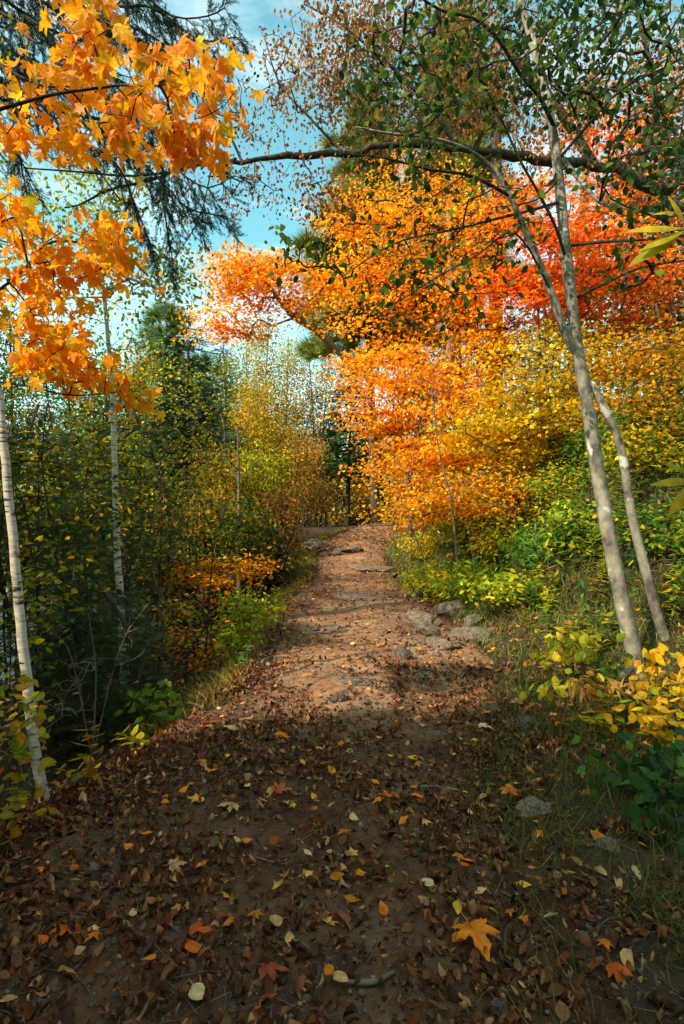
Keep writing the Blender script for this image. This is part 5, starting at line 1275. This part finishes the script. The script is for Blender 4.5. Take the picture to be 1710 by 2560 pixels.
CO = dict(orange='#e8841a', deep='#cf5e14', yellow='#e8b02a', pale='#d8b884', tan='#c99a62', red='#a8502e', brown='#9a5a30')
picked = [
    (1171, 2363, 'maple', 'orange', .151, 'largest orange maple leaf lying in the shaded grass'), (1144, 2284, 'oval', 'yellow', .065, 'yellow oval leaf just above the largest orange maple leaf'), (1084, 2240, 'round', 'pale', .055, 'pale round leaf at the grass edge'), (1171, 2200, 'oval', 'deep', .055, 'orange brown leaf above the yellow oval one'),
    (1329, 1951, 'oval', 'orange', .07, 'bright orange oval leaf upright in the grass'), (1275, 2000, 'maple', 'orange', .105, 'orange maple leaf by the flat grey stone'), (1198, 1834, 'maple', 'pale', .10, 'pale star shaped maple leaf at the path edge'), (1051, 1856, 'oval', 'orange', .055, 'orange yellow curled leaf beside a tan stone'),
    (1029, 1911, 'maple', 'yellow', .055, 'small yellow maple leaf on the dark litter'), (1291, 1769, 'maple', 'tan', .11, 'large tan maple leaf at the edge of the grass'), (1215, 1799, 'maple', 'orange', .07, 'orange leaf below the large tan maple leaf'), (1228, 1772, 'oval', 'deep', .05, 'deep orange leaf left of the large tan maple leaf'),
    (1585, 2191, 'oval', 'pale', .07, 'straw yellow leaf in the dark right grass'), (1520, 2450, 'maple', 'deep', .075, 'orange leaf standing in the bottom right grass'), (983, 1908, 'oval', 'yellow', .045, 'narrow yellow leaf left of the small yellow maple leaf'), (1008, 2134, 'oval', 'deep', .04, 'small orange leaf, upper of a pair at the grass edge'), (1021, 2152, 'oval', 'deep', .04, 'small orange leaf, lower of a pair at the grass edge'),
    (888, 2074, 'round', 'pale', .055, 'pale leaf alone in mid path'), (1433, 1774, 'oval', 'yellow', .075, 'yellow leaf lying on straw in front of the grey tree'), (1054, 1630, 'maple', 'orange', .10, 'bright orange maple leaf beside the path rocks'), (958, 1627, 'maple', 'deep', .07, 'orange leaf left of the pale path stone'), (986, 1717, 'oval', 'orange', .06, 'orange leaf on the sunlit bare earth'),
    (471, 2385, 'round', 'deep', .062, 'round rust orange leaf at bottom left of the path'), (387, 2426, 'oval', 'orange', .072, 'pointed orange leaf below the round rust one'), (529, 2360, 'oval', 'deep', .062, 'rust leaf above right of the round rust orange one'), (706, 2333, 'round', 'tan', .058, 'tan round leaf with a long stalk in mid foreground'), (482, 2497, 'round', 'pale', .062, 'palest round leaf at the bottom of the path'),
    (654, 2461, 'maple', 'red', .105, 'russet and cream maple leaf at the bottom centre'), (834, 2472, 'round', 'tan', .058, 'tan leaf with its partner at the bottom centre'), (812, 2456, 'oval', 'orange', .06, 'orange tan leaf beside the tan one at the bottom centre'), (332, 2330, 'oval', 'pale', .05, 'small pale bent leaf on bare dark soil'), (169, 2358, 'maple', 'deep', .075, 'small orange maple leaf at the bottom left'),
    (117, 2401, 'oval', 'deep', .055, 'rust leaf below the small orange maple leaf'), (207, 2426, 'oval', 'tan', .07, 'long tan leaf at the bottom left'), (362, 2110, 'round', 'orange', .062, 'cupped orange leaf on the left slope'), (330, 2149, 'oval', 'orange', .062, 'orange leaf below the cupped one on the left slope'), (191, 2210, 'oval', 'deep', .062, 'orange leaf near the grey stone on the left slope'),
    (515, 2183, 'oval', 'orange', .06, 'folded orange leaf left of the path middle'), (605, 2126, 'oval', 'orange', .05, 'standing orange leaf in the path middle'), (425, 2189, 'maple', 'tan', .075, 'tan maple leaf on the dark left litter'), (760, 2153, 'oval', 'pale', .05, 'cream leaf right of the path middle'), (624, 1964, 'oval', 'pale', .06, 'cream leaf, upper of two on the upper litter'), (613, 1991, 'oval', 'pale', .055, 'cream leaf, lower of two on the upper litter'),
    (368, 1999, 'oval', 'deep', .06, 'folded orange leaf high on the left slope'), (447, 2006, 'oval', 'orange', .06, 'orange tan oval leaf on the upper left litter'), (523, 1949, 'oval', 'orange', .055, 'flat orange leaf on the upper left litter'), (689, 2003, 'maple', 'red', .085, 'brick red maple leaf on the upper litter'), (594, 2030, 'maple', 'tan', .10, 'large tan crumpled maple leaf on the upper litter'),
    (578, 1842, 'maple', 'pale', .14, 'large pale maple leaf at the left verge'), (697, 1845, 'maple', 'orange', .105, 'orange maple leaf at the shadow line of the path'), (594, 1879, 'oval', 'deep', .06, 'deep orange leaf below the large pale maple leaf'), (826, 2161, 'oval', 'tan', .062, 'tan orange leaf beside the cream one'), (20, 2540, 'round', 'tan', .07, 'tan leaf in the bottom left corner'),
    (1237, 1490, 'maple', 'orange', .15, 'glowing orange maple leaf caught on the sunny bank'), (545, 1700, 'oval', 'orange', .07, 'orange leaf at the sunny left verge'), (812, 1580, 'maple', 'deep', .10, 'rust red leaf on the sunny upper path'), (985, 1550, 'maple', 'red', .08, 'red leaf left of the rock pile'), (1225, 1578, 'oval', 'orange', .08, 'orange leaf right of the rock pile'),
]
shape_t = dict(maple=[(t, 'picked_maple%d') for t in T_MAPLE], oval=[(t, 'picked_oval%d') for t in T_OVATE], round=[(t, 'picked_round%d') for t in T_ROUND])
for i, (px, py, sh, c, sz, words) in enumerate(picked):
    p = ground_hit(px, py); j = i % len(shape_t[sh]); t, key = shape_t[sh][j]
    me = single_mesh(t, key % j, M_DRYO)
    rot = flat_rot(1, .22)[0] if sz < .15 else basis(np.array([[.25, -.95, .05]]), np.array([[.05, -.12, 1.]]))[0]
    o = single('fallen_leaf', me, p + np.array([0, 0, .06 if sz > .15 else .042]), rot, sz, lin(CO[c]) * R.uniform(.8, 1.05))
    tag(o, words, 'leaf', 'fallen leaves on the trail')
# the nearest of the brown leaves, one by one
n = 900
D = R.uniform(1.55, 2.12, n); x = R.uniform(-.64, .64, n) * D
k = np.where(vn(x, D, .35, 31) * .4 + .75 > R.random(n))[0][:238]
foreground = []
tm = [(t, M_DRYO, 'brown_leaf%d' % i) for i, t in enumerate(T_DRY)]
rots = flat_rot(n, .4)
for i in k:
    j = int(R.integers(len(tm))); t, mt, key = tm[j]
    rot = rots[i] * (np.array([-1, 1, -1])[None] if R.random() < .5 else 1)
    gr = x[i] > .55
    o = single('fallen_leaf', single_mesh(t, key, mt), np.array([x[i], D[i], float(hp(x[i], D[i])) + R.uniform(.008, .03)]), rot, R.uniform(.045, .085), pal(1, LITTER, .2)[0])
    foreground.append((o, x[i], D[i], gr))

marks = [((1171, 2363), 'largest orange maple leaf'), ((1144, 2284), 'yellow oval leaf'), ((471, 2385), 'round rust orange leaf'), ((387, 2426), 'pointed orange leaf'), ((706, 2333), 'tan round leaf'), ((482, 2497), 'palest round leaf'), ((654, 2461), 'russet maple leaf'), ((834, 2472), 'pair of tan leaves'),
         ((332, 2330), 'pale bent leaf'), ((169, 2358), 'small orange maple leaf'), ((207, 2426), 'long tan leaf'), ((20, 2540), 'tan corner leaf'), ((1520, 2450), 'orange leaf in the bottom right grass'), ((1255, 2540), 'grey stone at the bottom edge'), ((930, 2450), 'weathered bottom stick')]
mk_ = np.array([ground_hit(*m_[0])[:2] for m_ in marks]); cases = {}
for o, x_, y_, gr in foreground:
    d_ = np.hypot(mk_[:, 0] - x_, mk_[:, 1] - y_); m_ = int(d_.argmin()); dx, dy = x_ - mk_[m_, 0], y_ - mk_[m_, 1]
    way = ('right of' if dx > 0 else 'left of') if abs(dx) > abs(dy) else ('above' if dy > 0 else 'below')
    c_ = o.color; lum = c_[0] * .5 + c_[1] * .4; tone = 'tan' if lum > .17 else 'rust' if c_[0] > 2.9 * c_[1] else 'dark brown' if lum < .06 else 'brown'
    cases.setdefault((tone, way, m_), []).append((float(d_[m_]), o, gr))
for (tone, way, m_), lst in cases.items():
    for r_, (_, o, gr) in enumerate(sorted(lst, key=lambda q: q[0])):
        rank = ['closest', 'second closest', 'third closest', 'fourth closest', 'fifth closest', 'sixth closest', 'seventh closest'][min(r_, 6)]
        tag(o, '%s curled leaf, %s %s the %s' % (tone, rank, way, marks[m_][1]), 'leaf', 'brown leaves in the foreground')

# twigs and bits on the soil
tb = Bag()
n = 420
D = 1.7 + 7 * R.random(n) ** 1.6; x = R.uniform(-.66, .66, n) * D
for i in range(n):
    if x[i] < xl(D[i]) - 1.5: continue
    a = R.random() * 6.28; l = R.uniform(.05, .28); s_ = np.linspace(-.5, .5, 4)[:, None] * l
    q = np.column_stack([x[i] + s_[:, 0] * math.cos(a), D[i] + s_[:, 0] * math.sin(a)]) + R.normal(size=(4, 2)) * l * .04
    sweep(tb, np.column_stack([q, hp(q[:, 0], q[:, 1]) + .012]), np.linspace(.0022, .001, 4) * R.uniform(.5, 1.2), 4)
t_ = link('twig_debris', tb.mesh('twig_debris', M_BARKP, smooth=True)); tag(t_, 'thin broken twigs and stalks strewn over the soil', 'twigs', kind='stuff')
for (x0, y0, x1, y1, r, words) in [(1052, 1974, 1145, 1982, .012, 'thick pale stick lying across the path edge'), (1190, 1972, 1260, 1975, .009, 'short pale stick right of the thick pale one'), (868, 2462, 985, 2440, .010, 'weathered stick at the bottom middle of the path'), (720, 2330, 850, 2310, .004, 'thin curved twig beside the tan round leaf'), (170, 2255, 220, 2235, .008, 'bent woody shard on the left slope'), (640, 2150, 720, 2170, .004, 'thin twig across the middle litter')]:
    a, b = ground_hit(x0, y0), ground_hit(x1, y1); q = spline([a, (a + b) / 2 + R.normal(size=3) * .01, b], .03); q[:, 2] = hp(q[:, 0], q[:, 1]) + r * .8
    bag = Bag(); k_ = np.linspace(-1, 1, len(q)); sweep(bag, q, r * (1 - .35 * k_ ** 2) * (1 + .12 * R.normal(size=len(q))), 7)
    o = link('stick', bag.mesh('stick', M_BARKP, a, True)); o.location = a; tag(o, words, 'stick', 'sticks on the trail')

# ------------------------------------------------------------------ stones
def stone_mesh(name, seed, mat, flat=.6, rough=.16):
    import bmesh
    r = np.random.default_rng(seed); bm = bmesh.new(); bmesh.ops.create_icosphere(bm, subdivisions=4, radius=1.0)
    pl_ = norm(r.normal(size=(13, 3))); dd = r.uniform(.5, .85, 13)
    for v in bm.verts:
        p = np.array(v.co)
        for a, d in zip(pl_, dd):
            e = p @ a - d
            if e > 0: p = p - a * e * .98
        p = p * (1 + rough * .22 * float(vn(p[0] * 2 + p[2], p[1] * 2 - p[2], .7, seed % 13)) + rough * .10 * float(vn(p[0] * 2 - p[2] * 1.3, p[1] * 2 + p[2], .22, seed % 11)))
        p[2] *= flat
        v.co = p
    me = bpy.data.meshes.new(name); bm.to_mesh(me); bm.free(); me.materials.append(mat)
    return me


ST = [stone_mesh('stone_%d' % i, 100 + i, M_STONEB if i in (4, 2) else M_STONE, [.8, .62, .9, .55][i % 4], .5) for i in range(8)]
rocks = [
    (1122, 1535, 68, 1.0, 1, 'largest brown rock of the pile at the path edge'), (1050, 1548, 56, .8, 3, 'dark angular rock at the left of the pile'), (1076, 1580, 44, .9, 5, 'small grey rock in front of the pile'), (1182, 1592, 70, .6, 1, 'flat brown rock lying right of the pile'), (1180, 1560, 38, 1.0, 3, 'pale sunlit rock behind the flat brown one'), (1108, 1615, 66, .45, 7, 'low grey slab below the pile'),
    (905, 1478, 120, .16, 1, 'broad worn hump of bedrock high on the sunny path'), (815, 1560, 110, .14, 3, 'low bedrock hump at the left of the sunny path'), (930, 1412, 90, .18, 5, 'bedrock ledge below the crest of the path'), (985, 1530, 100, .16, 7, 'bedrock hump running out of the rock pile'), (880, 1690, 110, .10, 1, 'worn rock just breaking the bare earth'),
    (1006, 1640, 46, .7, 2, 'smooth grey stone at the path edge'), (1010, 1447, 34, .8, 3, 'pale stone at the foot of the grassy verge'), (985, 1440, 24, .8, 3, 'small pale stone beside the verge stone'), (845, 1752, 38, .55, 2, 'grey stone half sunk in the bare earth'), (910, 1762, 24, .8, 1, 'rounded brown stone on the bare earth'), (885, 1775, 22, .7, 1, 'small reddish stone left of the rounded one'),
    (1100, 1838, 24, .9, 1, 'tan stone in the litter near the path edge'), (1112, 1788, 20, .8, 1, 'tan pebble on the sunlit earth'), (1055, 1690, 44, .45, 3, 'flat pale stone among leaves on the sunlit earth'), (790, 1366, 70, .45, 0, 'flat slab across the upper path'), (868, 1372, 66, .4, 1, 'long step stone high on the path'), (840, 1385, 34, .4, 0, 'small slab below the long step stone'),
    (1322, 1815, 56, .7, 4, 'blue grey stone sunk in the grass'), (1345, 2035, 92, .5, 4, 'broad flat grey stone in the shaded grass'), (218, 2192, 44, .8, 5, 'grey stone on the left slope'), (262, 2195, 30, .7, 4, 'dark stone beside the grey one on the left slope'), (1065, 1925, 26, .8, 0, 'dark stone in the litter by the grass'), (1125, 1957, 24, .8, 4, 'bluish stone near the thick pale stick'),
    (998, 1985, 26, .7, 1, 'brown stone in the litter left of the stick'), (455, 1940, 22, .7, 4, 'blue grey stone on the upper left litter'), (1045, 2082, 26, .6, 1, 'brown stone by the small orange pair of leaves'), (140, 2470, 34, .7, 5, 'pale bluish stone at the bottom left'), (95, 2510, 26, .7, 4, 'small bluish stone at the very bottom left'), (1255, 2540, 50, .6, 4, 'grey stone at the bottom right edge'), (1280, 1762, 22, .8, 0, 'dark stone left of the large tan maple leaf'), (920, 1500, 24, .5, 3, 'flat stone high on the sunny path'), (790, 1577, 22, .6, 2, 'grey stone at the left of the sunny path'), (1240, 1780, 26, .8, 0, 'dark round stone under the orange leaves'), (1530, 2130, 52, .6, 4, 'large grey stone in the dark right grass'),
]
for i_, (px, py, w_) in enumerate([(1095, 1560, 22), (1035, 1585, 18), (1140, 1580, 24), (1155, 1610, 20), (1215, 1600, 24), (1060, 1610, 18), (1030, 1615, 14), (1090, 1640, 20), (1235, 1570, 18), (1000, 1590, 16), (1150, 1545, 18), (985, 1610, 14)]):
    rocks.append((px, py, w_, .8, i_ % 8, 'small stone of the rubble round the rock pile'))
for i, (px, py, wpx, asp, k, words) in enumerate(rocks):
    p = ground_hit(px, py + wpx * .12); r_ = wpx / 2 / F * p[1] * (1.75 if i < 6 else 1.35)
    o = link('stone', ST[k if i % 3 else (k + 4) % 8]); tl_ = .12 if asp > .25 else .015; o.scale = (r_, r_ * .85, r_ * asp * 1.25); o.rotation_euler = (R.normal() * tl_, R.normal() * tl_, R.random() * 6.28)
    o.location = (p[0], p[1] + r_ * .3, float(hp(p[0], p[1] + r_ * .3)) + r_ * asp * (.16 if asp > .25 else -.22)); tag(o, words, 'stone', 'stones along the trail')
pb_ = Bag()
ico = ST[1]; iv = []
import bmesh
bm = bmesh.new(); bmesh.ops.create_icosphere(bm, subdivisions=1, radius=.5); iv = np.array([v.co[:] for v in bm.verts]) * np.array([1, .8, .55]); fi = np.array([[v.index for v in f.verts] for f in bm.faces]); bm.free()
T_PEB = (iv, [fi], [np.ones(len(fi))])
n = 9000
D = 1.6 + 16 * R.random(n) ** 1.3; x = xl(D) - .5 + (xr(D) - xl(D) + .7) * R.random(n)
k = vn(x, D, .5, 41) + .35 > R.random(n) * 1.1
x, D = x[k], D[k]; n = len(x)
scatter(pb_, T_PEB, np.column_stack([x, D, hp(x, D) + .003]), flat_rot(n, .3), R.uniform(.008, .030, n) * R.choice([.7, 1, 1.4, 2.2], n, p=[.4, .35, .19, .06]) * np.interp(D, [1.5, 6], [.8, 1.35]), pal(n, [('#6a5a4c', 4), ('#7e6e60', 3), ('#5a5a56', 3), ('#94806c', 2), ('#4a4038', 3)], .2))
p_ = link('pebbles', pb_.mesh('pebbles', M_DRY, smooth=True)); tag(p_, 'small pebbles and grit pressed into the path', 'pebbles', kind='stuff')
# boulders of the river bed
for i in range(22):
    D = R.uniform(9, 34); x = float(xl(D)) - np.interp(D, SHY, SHV) - R.uniform(4.0, 17)
    o = link('river_boulder', ST[(i * 3) % 8]); r_ = R.uniform(.35, 1.1); o.scale = (r_, r_ * .8, r_ * .75); o.rotation_euler = (0, 0, R.random() * 6.28); o.location = (x, D, RIVER_Z + .02)
    tag(o, 'grey boulder in the river behind the birches', 'boulder', 'boulders in the river bed')
